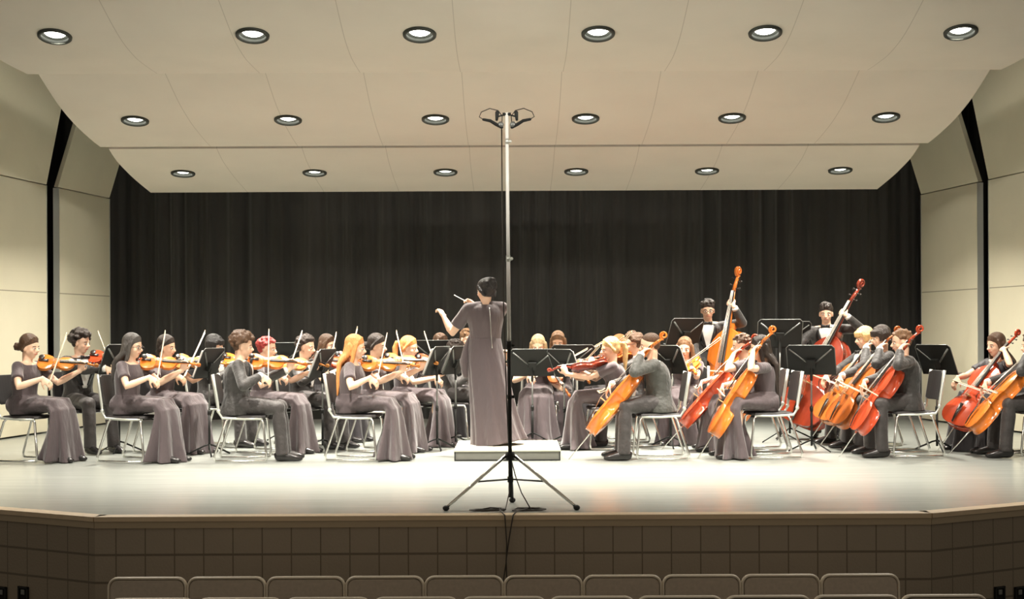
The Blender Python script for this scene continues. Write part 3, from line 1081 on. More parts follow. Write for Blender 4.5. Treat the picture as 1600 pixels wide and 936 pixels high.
def make_person(label, group, sex, head_px, Y, yaw, pose, hair=('dark', 'short'), wear='dress', skin='skin', head_yaw=0, head_pitch=8, glasses=False, lean=.03,
                voxel=.0085, knee=.14, spread=None, seed=0, knee_yaw=0, hairlen=.28, front='tie', extra=None):
    """Seated player. pose(J) fills the arm targets in local coordinates (X forward, Y left)."""
    rng = random.Random(seed * 13 + 5)
    female = wear in ('dress', 'dress_dark')
    zc = world_z(head_px[0], head_px[1], Y)
    stand_up = pose.get('standing', False)
    hz = .90 if stand_up else .54
    tl = zc - .142 - hz
    H = V((0, 0, hz))
    lean = lean + pose.get('lean', 0)
    N = V((lean, 0, hz + tl))
    HC = N + V((.028, 0, .142))
    F = Frame(HC, rad(head_yaw), rad(head_pitch), rad(pose.get('head_roll', 0)))
    # root so that the head lands where the photograph has it
    hx = world_x(head_px[0], Y, head_px[1])
    R = Matrix.Rotation(rad(yaw), 3, 'Z')
    off = R @ V((HC.x, 0, 0))
    root = empty('person', place(hx - off.x, Y - off.y, 0, yaw))
    tag(root, label, 'person', group)
    J = dict(H=H, N=N, HC=HC, F=F, tl=tl, SL=H.lerp(N, .90) + V((0, .158 if female else .172, 0)), SR=H.lerp(N, .90) + V((0, -.158 if female else -.172, 0)))
    T = pose['fn'](J, pose)
    ks = spread if spread is not None else (.10 if female else .13)
    kx = .405
    if stand_up:
        legs = [(V((0, s * .09, hz)), V((.03, s * .11, .48)), V((0.0, s * .13, .08))) for s in (-1, 1)]
    else:
        fx = pose.get('foot', .05)
        kx = pose.get('kx', .405)
        legs = []
        for s in (-1, 1):
            dxf = fx - (pose.get('foot_back', 0) if s == 1 else 0)
            legs.append((V((0, s * .085, .550)), V((kx, s * ks, .535 if female else .525)), V((kx + dxf * (.4 if female else 1), s * (ks + .01), .085))))
    # elbows
    arms = []
    for s, S, W, hint in ((1, J['SL'], T['WL'], T.get('hL', (.0, .5, -1))), (-1, J['SR'], T['WR'], T.get('hR', (-.1, -.6, -1)))):
        S = S.copy()
        if (W - S).length > .50: S = S + (W - S).normalized() * min(.04, (W - S).length - .50)
        E, W2 = elbow(S, W, .275, .245, hint)
        arms.append((s, S, E, W2))
    # ---- body
    b = MB()
    head_mesh(b, F)
    b.tube([N + V((-.01, 0, -.07)), N + V((0, 0, .0)), F(-.02, 0, -.07), F(-.012, 0, -.02)], [(.075, .06), (.052, .05), (.050, .052), (.055, .06)], 14, side=(0, 1, 0))
    torso(b, H, N, -.15, 1.0, -.012, female)
    for s, S, E, W in arms:
        k = .88 if female else 1
        b.cap(N.lerp(S, .35) + V((0, 0, -.015)), S, .045 * k, .048 * k)
        b.tube([S, S.lerp(E, .35), S.lerp(E, .8), E, E.lerp(W, .25), E.lerp(W, .65), W], [.047 * k, .046 * k, .039 * k, .037 * k, .041 * k, .034 * k, .025 * k], 12, round_ends=True)
        d, n, sd_, curl = T['hand' + ('L' if s > 0 else 'R')]
        hand(b, W, d, n, sd_, curl, s=.92 if female else 1.0)
    for hip, kn, an in legs:
        b.tube([hip, hip.lerp(kn, .5), kn, kn.lerp(an, .3), kn.lerp(an, .7), an], ([.068, .058, .050, .050, .042, .035] if female else [.078, .07, .055, .056, .042, .035]), 12, round_ends=True)
        b.cap(an + V((0, 0, -.04)), an + V((.13, 0, -.055)), .030, .024)
    b.build('body', M[skin], root, voxel=voxel, soft=2)
    face_parts(F, root, glasses, M['hair_' + hair[0]])
    b = MB()
    hair_mesh(b, F, N, hair[1], rng, hairlen)
    b.build('hair', M['hair_' + hair[0]], root, voxel=.0085, soft=1)
    # ---- clothes
    if female:
        dm = M[wear]
        b = MB()
        torso(b, H, N, -.15, .93, .012, True)
        for s, S, E, W in arms:
            b.cap(N.lerp(S, .62) + V((0, 0, -.030)), S, .050, .056)
            L_ = .62
            b.tube([S, S.lerp(E, L_ * .6), S.lerp(E, L_)], [.056, .056, .060], 14)
        b.build('dress_bodice', dm, root, voxel=.010, soft=3)
        b = MB()
        sp = (ks - .10)
        K = kx - .405
        fr_ = rip(.34, 6, seed * 1.7, .36)
        b.tube([V((-.115, 0, .56)), V((.03, 0, .552)), V((.18, 0, .556)), V((.32 + K, 0, .566)), V((.395 + K, 0, .555)), V((.435 + K, 0, .50)), V((.438 + K, 0, .40)), V((.432 + K, 0, .26)), V((.422 + K, 0, .12)), V((.415 + K, 0, .014))],
               [(.165, .10), (.185 + sp * .5, .105), (.185 + sp, .088), (.188 + sp, .072), (.190 + sp, .070), (.192 + sp, .074), (.195 + sp, .092), (.205 + sp, .115), (.22 + sp, .145), (.24 + sp, .168)],
               64, side=(0, 1, 0), ripple=fr_)
        kd = kx - .405
        for s in (-1, 1):     # thighs and knees under the cloth
            b.tube([V((.02, s * .09, .56)), V((.2, s * (.09 + sp * .6), .565)), V((.40 + kd, s * (ks + .0), .560)), V((.44 + kd, s * (ks + .0), .47))], [.088, .080, .074, .060], 16, round_ends=True)
        b.tube([H + V((0, 0, -.075)), H + V((-.005, 0, .03)), H + V((-.005, 0, .12))], [(.180, .135), (.178, .132), (.150, .112)], 20, side=(0, 1, 0))
        b.build('dress_skirt', dm, root, voxel=.010, soft=2)
        for hip, kn, an in legs:
            b = MB()
            x = an.x + .06
            b.tube([V((x - .10, an.y, .035)), V((x - .03, an.y, .045)), V((x + .05, an.y, .038)), V((x + .12, an.y, .028)), V((x + .15, an.y, .022))], [(.026, .034), (.032, .044), (.040, .036), (.036, .026), (.018, .016)], 12, side=(0, 1, 0), round_ends=False)
            b.build('shoe', M['shoe'], root, subsurf=1)
    else:
        jm = M[wear if wear in ('suit', 'suit_grey') else 'suit']
        b = MB()
        torso(b, H, N, -.18 if not stand_up else -.30, .97, .020, False, flare=.03, deep=1.03)
        for s, S, E, W in arms:
            b.cap(N.lerp(S, .55) + V((0, 0, -.028)), S, .056, .062)
            b.cap(S, E, .062, .054, 14)
            b.tube([E, E.lerp(W, .4), E.lerp(W, .86)], [.054, .050, .042], 14)
        b.build('shirt' if wear == 'shirt_black' else 'jacket', jm, root, voxel=.010, soft=2)
        # shirt front, collar and cuffs
        b = MB()
        if wear != 'shirt_black':
            rows, cols = 12, 8
            fr, bk = [], []
            for i in range(rows + 1):
                t = .30 + .64 * i / rows
                half_ = (.10 + .34 * (i / rows)) * (1.35 if front == 'vest' else 1.0)
                fr.append([torso_ring(H, N, t, -half_ + 2 * half_ * j / cols, .030, 1.0, 1.03) for j in range(cols + 1)] +
                          [torso_ring(H, N, t, half_ - 2 * half_ * j / cols, .012, 1.0, 1.03) for j in range(cols + 1)])
            b.rings(fr)
            b.build('shirt', M['white'], root)
            b = MB()
            cm = [N + V((-.018 + .066 * math.cos(a), .060 * math.sin(a), -.012 + .012 * math.cos(a))) for a in [2 * math.pi * k / 16 for k in range(17)]]
            b.tube(cm, [(.008, .020)] * 17, 6)
            b.build('shirt_collar', M['white'], root)
            for s, S, E, W in arms:
                b = MB()
                b.tube([E.lerp(W, .84), E.lerp(W, .975)], [.039, .037], 12)
                b.build('cuff', M['white'], root)
            b = MB()
            c = torso_ring(H, N, .955, 0, .034, 1, 1.03) + V((0.0, 0, .012))
            if front in ('tie', 'vest'):
                for s in (-1, 1):
                    b.tube([c, c + V((.002, s * .028, .002)), c + V((0, s * .052, 0))], [(.007, .009), (.010, .018), (.009, .024)], 8, side=(1, 0, 0))
                b.ell(c, (.010, .010, .012), None, 8, 6)
                b.build('bow_tie', M['satin'], root)
            for s in (-1, 1):
                b = MB()
                fr = []
                for i in range(9):
                    t = .36 + .58 * i / 8
                    a0 = s * ((.10 + .34 * (i / 8)) * (1.35 if front == 'vest' else 1.0) - .02)
                    a1 = a0 + s * (.06 + .26 * math.sin(math.pi * min(1, i / 8 + .08)) ** .8)
                    fr.append([torso_ring(H, N, t, a0, .034, 1, 1.03), torso_ring(H, N, t, a1, .030, 1, 1.03), torso_ring(H, N, t, a1, .018, 1, 1.03), torso_ring(H, N, t, a0, .018, 1, 1.03)])
                b.rings(fr)
                b.build('lapel', M['satin'], root)
        b = MB()
        for (hip, kn, an) in legs:
            b.tube([hip, hip.lerp(kn, .5), kn, kn.lerp(an, .25), kn.lerp(an, .7), an + V((-.005, 0, -.02))], [.098, .088, .074, .070, .064, .066], 16, round_ends=False)
        if stand_up:
            b.tube([H + V((0, 0, -.10)), H + V((0, 0, 0)), H + V((0, 0, .08))], [(.165, .12), (.172, .125), (.155, .11)], 18, side=(0, 1, 0))
        else:
            b.tube([H + V((-.01, 0, -.078)), H + V((0, 0, -.01)), H + V((0, 0, .09))], [(.165, .125), (.178, .132), (.155, .115)], 18, side=(0, 1, 0))
            for (hip, kn, an) in legs: b.ell(kn, (.076, .072, .076), None, 14, 10)
        b.build('trousers', M['trousers'] if wear != 'suit_grey' else M['trousers'], root, voxel=.010, soft=3)
        for hip, kn, an in legs:
            b = MB()
            x, y = an.x, an.y
            b.tube([V((x - .085, y, .045)), V((x - .06, y, .055)), V((x, y, .058)), V((x + .07, y, .045)), V((x + .15, y, .032)), V((x + .195, y, .024))], [(.024, .032), (.036, .052), (.040, .056), (.046, .042), (.044, .030), (.020, .016)], 12, side=(0, 1, 0))
            b.build('shoe', M['shoe'], root, subsurf=1)
    root['_'] = 0
    del root['_']
    return root, J, T


def violin_pose(J, p):
    N, HC = J['N'], J['HC']
    a, pit, tilt = rad(p.get('vyaw', 35)), rad(p.get('vpitch', -4)), rad(p.get('tilt', 42))
    base = N + V((.066, .070, .006)) + V(p.get('voff', (0, 0, 0)))
    dx = V((math.cos(a) * math.cos(pit), math.sin(a) * math.cos(pit), math.sin(pit)))
    r = V((math.sin(a), -math.cos(a), 0))
    nz = V((0, 0, 1)) * math.cos(tilt) + r * math.sin(tilt)
    Mv = axes(dx, nz, base)
    P = p['P']
    s = P['L'] / .356
    nz = (Mv.to_3x3() @ V((0, 0, 1))).normalized()
    C = base + dx * (P['L'] * .56) + nz * (P['br'] + .002)
    u = dx.cross(nz).normalized()
    br = rad(p.get('brot', 0))
    u = (u * math.cos(br) + dx * math.sin(br)).normalized()
    hs = p.get('hs', .34)
    fr = C + u * hs
    bow = axes(-u, nz, fr + nz * .008)
    WR = fr + u * .0 + nz * .055 - dx * .045 + V((0, 0, .02))
    # wrist behind the frog, towards the elbow
    toS = (J['SR'] - fr).normalized()
    WR = fr + toS * .075 + nz * .035
    hd = (fr + nz * .01 - WR).normalized()
    nk = base + dx * (P['L'] + P['neck'] * .62)
    WL = nk - V((0, 0, .075)) - dx * .035 + V((0, .0, 0)) - r * .03
    hdl = (nk + V((0, 0, .02)) - r * .005 - WL).normalized()
    return dict(Mv=Mv, bow=bow, WL=WL, WR=WR, hL=(.15, -.1, -1), hR=(-.1, -.8, -.7), handL=(hdl, r, 1, .75), handR=(hd, -nz, -1, .55))


def cello_pose(J, p):
    E = V(p.get('E', (.60, -.02, .30)))
    S = V(p.get('S', (-.10, .14, J['HC'].z + .13)))
    dx = (S - E).normalized()
    roll = rad(p.get('croll', 10))
    fwd = V((1, 0, 0.2))
    fwd = (fwd - dx * fwd.dot(dx)).normalized()
    side = dx.cross(fwd)
    nz = fwd * math.cos(roll) + side * math.sin(roll)
    P = p['P']
    Mv = axes(dx, nz, E)
    nz = (Mv.to_3x3() @ V((0, 0, 1))).normalized()
    lat = dx.cross(nz).normalized()        # towards one side of the strings
    if lat.y > 0: lat = -lat
    C = E + dx * (P['L'] * p.get('cpos', .54)) + nz * (P['br'] + .004)
    br = rad(p.get('brot', 0))
    u = (lat * math.cos(br) - dx * math.sin(br)).normalized()   # towards the player's right hand, dipping
    hs = p.get('hs', .22)
    fr = C + u * hs
    bow = axes(-u, nz, fr + nz * .008)
    toS = (J['SR'] - fr).normalized()
    WR = fr + toS * .07 + nz * .03
    hd = (fr - WR).normalized()
    nl = P['L'] + P['neck'] * p.get('npos', .68)
    nk = E + dx * nl + nz * .02
    WL = nk + nz * .055 + V((0, .055, -.035)) - lat * .0
    hdl = (nk + nz * .01 - WL).normalized()
    hdl = (hdl + V((0, -.3, .25))).normalized()
    return dict(Mv=Mv, bow=bow, WL=WL, WR=WR, hL=p.get('hintL', (.0, .55, -1.0)), hR=(-.1, -1, -.5), handL=(hdl, -nz, -1, .7), handR=(hd + V((0, 0, -.3)), -nz, 1, .5))


def put(kind, col, Mw, label, group):
    key = kind + col
    mk, P = make_instrument(kind, col)
    return instance(key, mk, Mw, label, kind, group)


LAST = {}
def player(desc, who, sex, head_px, Y, yaw, inst, vcol, chair=True, group='orchestra players', inst_label=None, bow_label=None, chair_label=None, pose=None, show_bow=True, chair_dx=None, **kw):
    pose = dict(pose or {})
    low = inst in ('cello', 'bass')
    pose['fn'] = cello_pose if low else violin_pose
    pose['P'] = make_instrument(inst, vcol)[1]
    root, J, T = make_person(desc, group, sex, head_px, Y, yaw, pose, **kw)
    Mw = root.matrix_world.copy()
    put(inst, vcol, Mw @ T['Mv'], inst_label or f'{vcol} varnished {inst} played by {who}', {'violin': 'violins', 'viola': 'violas', 'cello': 'cellos', 'bass': 'double basses'}[inst])
    if show_bow:
        bk = inst if inst != 'viola' else 'violin'
        mk, L = make_bow(bk)
        instance('bow' + bk, mk, Mw @ T['bow'], bow_label or f'wooden {inst} bow held by {who}', 'bow', 'bows of the players')
    if chair:
        instance('chair', make_chair, Mw @ Matrix.Translation((chair_dx if chair_dx is not None else (0.0 if low else .07), 0, 0)), chair_label or f'black chair with metal frame under {who}', 'chair', 'orchestra chairs')
    return root

# ------------------------------------------------------------------ podium, conductor, tall microphone stand
PY = 14.62
px0, px1 = world_x(711, 14.35, 712), world_x(875, 14.35, 712)
pcx = (px0 + px1) / 2
r = empty('podium', place(pcx, 14.95))
b = MB()
b.box((0, 0, .045), (px1 - px0, 1.16, .09))
b.build('base', M['podium_side'], r, smooth=False, bevel=.004)
b = MB()
b.box((0, 0, .102), (px1 - px0 + .02, 1.18, .024))
b.build('top', M['podium_top'], r, smooth=False, bevel=.006)
b = MB()
for s in (-1, 1):
    b.box((s * (px1 - px0) / 2, -.582, .045), (.012, .012, .09))
b.box((0, -.584, .006), (px1 - px0, .012, .012))
b.build('metal_edge', M['stand'], r, smooth=False)
tag(r, 'low grey conductor podium with a pale top', 'podium')
POD = .114


def conductor():
    Y = 15.05
    hx, hz = world_x(758, Y, 455), world_z(758, 455, Y)
    yaw = 97
    R = Matrix.Rotation(rad(yaw), 3, 'Z')
    H = V((0, 0, POD + .93))
    N = V((-.03, 0, hz - .13))
    HC = N + V((.03, 0, .13))
    off = R @ V((HC.x, 0, 0))
    root = empty('person', place(hx - off.x, Y - off.y, 0, yaw))
    tag(root, 'conductor on the podium, back turned, in a long dark dress with left arm raised', 'person')
    inv = root.matrix_world.inverted()
    F = Frame(HC, rad(28), rad(8))
    def at(px, py, Yw): return inv @ V((world_x(px, Yw, py), Yw, world_z(px, py, Yw)))
    SL = H.lerp(N, .90) + V((0, .175, 0))
    SR = H.lerp(N, .90) + V((0, -.175, .01))
    EL = at(707, 520, 15.12)
    WL = at(694, 496, 15.22)
    WR = at(744, 478, 15.36)
    ER, WR = elbow(SR, WR, .28, .25, (.1, -.8, -.7))
    b = MB()
    head_mesh(b, F)
    b.tube([N + V((-.01, 0, -.07)), N, F(-.02, 0, -.07), F(-.012, 0, -.02)], [(.08, .06), (.054, .052), (.050, .052), (.055, .06)], 14, side=(0, 1, 0))
    torso(b, H, N, -.15, 1.0, -.005, True)
    for s, S, E, W in ((1, SL, EL, WL), (-1, SR, ER, WR)):
        b.cap(N.lerp(S, .35) + V((0, 0, -.015)), S, .046, .050)
        b.tube([S, S.lerp(E, .35), S.lerp(E, .8), E, E.lerp(W, .25), E.lerp(W, .65), W], [.050, .050, .043, .040, .043, .034, .025], 12, round_ends=True)
    d = (at(686, 480, 15.28) - WL).normalized()
    hand(b, WL, d, R.inverted() @ V((-.3, .2, -1)), -1, .85)
    bt = at(710, 461, 15.40)
    dR = (bt - WR).normalized()
    hand(b, WR, (dR + V((0, 0, .3))).normalized(), R.inverted() @ V((-.2, -.3, -1)), -1, .8)
    for s in (-1, 1):
        b.tube([H + V((0, s * .09, -.02)), V((.01, s * .10, POD + .48)), V((0, s * .10, POD + .08))], [.085, .056, .036], 12, round_ends=True)
        b.cap(V((0, s * .10, POD + .05)), V((.13, s * .10, POD + .03)), .03, .024)
    b.build('body', M['skin'], root, voxel=.0075, soft=2)
    face_parts(F, root, False, M['hair_black'])
    b = MB()
    hair_mesh(b, F, N, 'updo', random.Random(4))
    b.ell(F(-.075, 0, .06), (.075, .088, .075), F.R, 18, 12)
    b.build('hair', M['hair_black'], root, voxel=.0075, soft=1)
    b = MB()
    torso(b, H, N, .12, .985, .018, True, wide=1.08)
    for s, S, E in ((1, SL, EL), (-1, SR, ER)):
        b.cap(N.lerp(S, .30) + V((0, 0, -.016)), S, .060, .064)
        b.tube([S, S.lerp(E, .35), S.lerp(E, .70)], [.064, .066, .074], 16)
    b.build('dress_bodice', M['dress'], root, voxel=.010, soft=3)
    # skirt to the podium with a short train towards the right
    b = MB()
    z0 = H.lerp(N, .30).z
    pts = [V((-.018, 0, z0)), V((-.02, 0, z0 - .10)), V((-.03, -.01, z0 - .25)), V((-.045, -.045, z0 - .5)), V((-.06, -.085, z0 - .8)), V((-.07, -.115, POD + .09)), V((-.075, -.13, POD + .006))]
    b.tube(pts, [(.160, .125), (.178, .145), (.195, .165), (.215, .19), (.24, .22), (.268, .25), (.285, .27)], 84, side=(0, 1, 0), ripple=rip(.11, 9, 1.0, .02))
    b.build('dress_skirt', M['dress'], root, voxel=.010, soft=1)
    # fabric bow and sash hanging at the left of the waist
    b = MB()
    b.tube([V((.03, .15, z0 + .02)), V((.02, .19, z0 - .10)), V((.0, .215, z0 - .24)), V((.0, .20, z0 - .36))], [(.03, .02), (.05, .035), (.075, .05), (.05, .04)], 12, side=(1, 0, 0), round_ends=True)
    b.build('dress_sash', M['dress'], root, voxel=.009, soft=1)
    b = MB()
    zp = []
    for k in range(12):
        t = .93 - .83 * k / 11
        zp.append(torso_ring(H, N, t, math.pi, .026 + (.01 if t < .3 else 0), 1, 1, True) + V((-.012 if t < .35 else -.003, -.028 - .03 * (.93 - t), 0)))
    b.tube(zp, [(.0045, .003)] * 12, 6, side=(0, 1, 0))
    b.build('zip', M['silver'], root)
    for s in (-1, 1):
        b = MB()
        b.tube([V((-.05, s * .10, POD + .035)), V((.03, s * .10, POD + .04)), V((.14, s * .10, POD + .02))], [(.03, .033), (.038, .038), (.022, .018)], 12, side=(0, 1, 0))
        b.build('shoe', M['shoe'], root)
    # baton
    Mw = root.matrix_world
    g = WR + dR * .075 + V((0, 0, -.008))
    bb = empty('baton', Mw @ axes(bt - g, V((0, 0, 1)), g))
    L = (bt - g).length
    b = MB()
    b.tube([V((.02, 0, 0)), V((L, 0, 0))], [.0055, .0040], 8)
    b.build('shaft', M['white'], bb)
    b = MB()
    b.tube([V((-.045, 0, 0)), V((-.03, 0, 0)), V((0, 0, 0)), V((.03, 0, 0))], [.006, .011, .009, .005], 10)
    b.build('grip', M['maple'], bb)
    tag(bb, 'white conducting baton in the right hand of the conductor', 'baton')


conductor()


def mic_stand():
    Y = 10.55
    x = world_x(798, Y, 760)
    xt = world_x(792, Y, 172)
    root = empty('microphone_stand', place(x, Y))
    lean_ = (xt - x) + 0
    zt = world_z(792, 176, Y)
    def at(z): return V((lean_ * z / zt, 0, z))
    zj = world_z(796, 540, Y)
    b = MB()
    b.tube([at(.07), at(zj)], .0145, 12)
    b.build('lower_pole', M['stand'], root)
    b = MB()
    b.tube([at(zj - .02), at(zt * .63)], .0145, 12)
    b.build('middle_pole', M['pole_white'], root)
    b = MB()
    b.tube([at(zt * .63), at(zt)], .0130, 12)
    b.build('upper_pole', M['pole_white'], root)
    for z, rr_, hh in ((zj, .022, .06), (zt * .63, .016, .045), (world_z(792, 221, Y), .014, .04), (world_z(795, 620, Y), .019, .03)):
        b = MB()
        b.tube([at(z - hh / 2), at(z + hh / 2)], rr_, 12)
        b.ell(at(z) + V((rr_ + .008, 0, 0)), (.012, .008, .012), None, 10, 6)
        b.build('collar', M['stand'] if z < 1.6 else M['steel'], root)
    zh = world_z(798, 712, Y)
    b = MB()
    b.tube([at(zh - .03), at(zh + .025)], .032, 14)
    b.build('leg_hub', M['stand'], root)
    zl = .20
    b = MB()
    b.tube([at(zl - .02), at(zl + .02)], .022, 12)
    b.build('brace_collar', M['stand'], root)
    for k, (fx, fy) in enumerate(((-.455, -.19), (.465, -.19), (.012, .30))):
        foot = V((fx, fy, .018))
        top = at(zh) + V((fx, fy, 0)).normalized() * .035
        l = MB()
        l.tube([top, foot], [.0125, .011], 10)
        lo = l.build('leg', M['chrome'] if k < 2 else M['stand'], root)
        l = MB()
        l.ell(foot, (.024, .024, .020), None, 12, 8)
        l.build('rubber_foot', M['rubber'], lo)
        l = MB()
        l.tube([at(zl) + V((fx, fy, 0)).normalized() * .02, top.lerp(foot, .50)], .006, 8)
        l.build('brace', M['stand'], root)
    # crossbar carrying the pair of microphones
    b = MB()
    b.tube([at(zt - .03) + V((-.07, 0, .0)), at(zt - .01), at(zt - .03) + V((.07, 0, 0))], .006, 8)
    b.tube([at(zt - .012) + V((-.03, 0, 0)), at(zt - .012) + V((.03, 0, 0))], .012, 8)
    b.build('crossbar', M['stand'], root)
    tag(root, 'very tall tripod microphone stand at the front edge of the stage', 'stand')
    Mw = root.matrix_world
    for s in (-1, 1):
        c = at(zt) + V((s * .032, 0, -.085))
        m = empty('microphone', Mw @ Matrix.Translation(c))
        b = MB()
        b.tube([V((s * .005, 0, -.02)), V((s * .045, -.005, .0)), V((s * .085, -.008, .025)), V((s * .135, -.008, .035))], [.012, .0125, .012, .010], 10, round_ends=True)
        b.build('barrel', M['stand'], m)
        b = MB()
        b.tube([V((s * .040, 0, .035)), V((s * .036, 0, .085))], [.010, .015], 10, round_ends=True)
        b.build('clip', M['stand'], m)
        b = MB()
        b.ell(V((s * .012, 0, -.002)), (.022, .018, .024), None, 12, 8)
        b.build('capsule', M['stand_edge'], m)
        tag(m, f'small black microphone pointing {"left" if s < 0 else "right"} on the tall stand', 'microphone', 'stereo pair of microphones')
        b = MB()
        b.tube([V((s * .135, -.008, .035)), V((s * .165, 0, .055)), V((s * .15, 0, .09)), V((s * .09, 0, .115)), V((s * .03, 0, .10)), V((-s * .0, 0, .06)), V((s * .004, .018, .0))], .0035, 6)
        b.build('cable_loop', M['cable'], m)
    # cables: one hangs beside the pole, both end in coils on the floor and drop over the stage edge
    def wx(px, py, Yw): return V((world_x(px, Yw, py), Yw, world_z(px, py, Yw)))
    b = MB()
    pts = [wx(784, 196, Y + .03), wx(785, 330, Y + .03), wx(787, 470, Y + .03), wx(791, 600, Y + .03), wx(795, 700, Y + .02), wx(797, 765, Y - .02), wx(790, 792, 10.30)]
    pts[-1].z = .012
    for k in range(34):
        a = k * .78
        rr_ = (.10 + .012 * math.sin(k * 1.3))
        pts.append(V((world_x(762, 10.27, 797) + rr_ * 1.15 * math.cos(a), 10.27 + rr_ * .62 * math.sin(a), .010 + .0016 * (k % 9))))
    pts += [V((world_x(782, 10.15, 800), 10.15, .02)), V((world_x(789, 10.07, 805), 10.045, .006)), wx(792, 850, 10.03), wx(791, 880, 10.03), wx(786, 912, 10.02), wx(783, 936, 10.0)]
    b.tube(pts, .0045, 6)
    tag(b.build('microphone_cable', M['cable']), 'black cable beside the pole with the left coil on the stage edge', 'cable', 'microphone cables')
    b = MB()
    pts = [wx(800, 722, Y + .02), wx(806, 745, Y + .02), wx(815, 770, 10.42), wx(830, 792, 10.3)]
    pts[-1].z = .012
    for k in range(34):
        a = k * .78 + 1
        rr_ = (.095 + .012 * math.sin(k * 1.7))
        pts.append(V((world_x(827, 10.27, 797) + rr_ * 1.1 * math.cos(a), 10.27 + rr_ * .6 * math.sin(a), .010 + .0016 * (k % 9))))
    pts += [V((world_x(808, 10.15, 800), 10.15, .02)), V((world_x(802, 10.07, 805), 10.045, .006)), wx(796, 840, 10.03), wx(791, 875, 10.035), wx(792, 905, 10.02), wx(790, 936, 10.0)]
    b.tube(pts, .0045, 6)
    tag(b.build('microphone_cable', M['cable']), 'black cable with the right coil on the stage edge', 'cable', 'microphone cables')


mic_stand()

# ------------------------------------------------------------------ music stands
def stand(px, pbase, Y, h, yaw, label, pages=None):
    """px: pixel of the pole; the desk reading side faces local -X."""
    off = Matrix.Rotation(rad(yaw), 3, 'Z') @ V((.055, 0, 0))
    x = world_x(px, Y, 600)
    Ms = place(x - off.x, Y - off.y, 0, yaw)
    instance('stand%.2f' % h, make_stand(h), Ms, label, 'music stand', 'music stands')
    if pages:
        instance('page', make_page, stand_page_matrix(Ms, h), pages, 'sheet music', 'sheet music')


stand(186, 705, 15.6, .84, -28, 'black music stand behind the woman with long grey-black hair', None)
stand(327, 705, 15.12, .80, -14, 'black music stand between the two front desks, hiding the player with the black bowl cut', 'white sheet music on the stand in front of the black bowl cut player')
stand(504, 705, 15.7, .78, -14, 'black music stand in front of the curly haired man in a white shirt front', 'white sheet music on the stand left of the strawberry blonde woman')
stand(446, 690, 17.3, .84, -80, 'black music stand far back behind the red haired player')
stand(683, 700, 15.75, .80, -18, 'black music stand just left of the conductor, in front of the blonde violinist', 'white sheet music on the stand nearest the raised arm of the conductor')
stand(712, 690, 16.1, .80, -20, 'black music stand almost touching the dress of the conductor', 'white sheet music on the stand touching the dress of the conductor')
stand(678, 690, 17.2, .86, -85, 'black music stand seen edge on behind the red violin')
stand(832, 688, 16.6, .76, -88, 'wide black music stand right of the conductor, its back to the hall', 'white sheet music on the wide stand right of the conductor')
stand(896, 688, 17.1, .80, -92, 'black music stand behind the slanted one right of the podium')
stand(882, 697, 16.15, .76, -148, 'slanted black music stand between the podium and the nearest cello', 'white sheet music on the slanted stand right of the podium')
stand(1048, 700, 15.9, .80, -150, 'black music stand behind the chair of the man in the grey-black suit', 'white sheet music on the stand behind the man in the grey-black suit')
stand(1071, 690, 17.0, 1.10, -55, 'tall black music stand in front of the double bass player with glasses')
stand(1219, 693, 16.6, 1.08, -92, 'tall black music stand behind the woman with long black hair and a cello')
stand(1234, 690, 17.2, 1.06, -80, 'tall black music stand half hidden behind another tall one', 'white sheet music on the half hidden tall stand')
stand(1268, 705, 15.3, .80, -112, 'black music stand right of the long black haired cellist, its back to the hall', None)
stand(1464, 705, 15.2, .80, -152, 'slanted black music stand in front of the right wall', 'white sheet music on the stand near the right wall')

# ------------------------------------------------------------------ the players, left of the podium
VI = 'violin'
LG, RG = 'violinists left of the podium', 'players right of the podium'
player('woman violinist at the far left edge, dark hair in a bun, long dark dress', 'the woman at the far left edge', 'F', (47, 543), 14.6, -18, VI, 'amber', group=LG, wear='dress', hair=('brown', 'bun'), seed=1,
       pose=dict(vyaw=26, tilt=42, hs=.36, brot=-4))
player('man violinist near the far left with curly hair and white shirt front', 'the curly haired man near the far left', 'M', (127, 536), 15.7, -42, VI, 'red', group=LG, wear='suit', front='vest', hair=('dark', 'curly_big'), seed=2,
       pose=dict(vyaw=38, tilt=38, hs=.33, brot=30), head_yaw=25)
player('woman violinist with long straight grey-black hair and glasses in a short sleeved dark dress', 'the woman with long grey-black hair', 'F', (208, 542), 14.5, -16, VI, 'orange', group=LG, wear='dress', hair=('grey_black', 'long'), glasses=True, seed=3,
       pose=dict(vyaw=24, tilt=42, hs=.34))
player('woman violinist with sleek dark hair pulled back, beside the one with long grey-black hair', 'the woman with sleek dark hair pulled back', 'F', (261, 543), 15.6, -26, VI, 'gold', group=LG, wear='dress', hair=('dark', 'sleek'), skin='skin_tan', seed=4,
       pose=dict(vyaw=30, tilt=45, hs=.32, brot=-10), head_yaw=10)
player('violinist with a black bowl cut mostly hidden behind a music stand', 'the player with the black bowl cut', 'M', (336, 541), 16.4, -18, VI, 'orange', group=LG, wear='suit', front='vest', hair=('black', 'bowl'), seed=5,
       pose=dict(vyaw=28, tilt=40, hs=.3), head_yaw=10)
player('curly haired man violinist in a dark suit, in front of the red haired player', 'the curly haired man in the front row', 'M', (380, 541), 14.5, 4, VI, 'orange', group=LG, wear='suit', hair=('brown', 'curly_big'), seed=6,
       pose=dict(vyaw=8, tilt=42, hs=.33), head_yaw=0)
player('violinist with short red hair behind the curly haired man in a dark suit', 'the red haired player', 'F', (418, 545), 15.5, -14, VI, 'gold', group=LG, wear='dress', hair=('red', 'messy'), seed=7,
       pose=dict(vyaw=18, tilt=44, hs=.30, brot=-8), head_yaw=4)
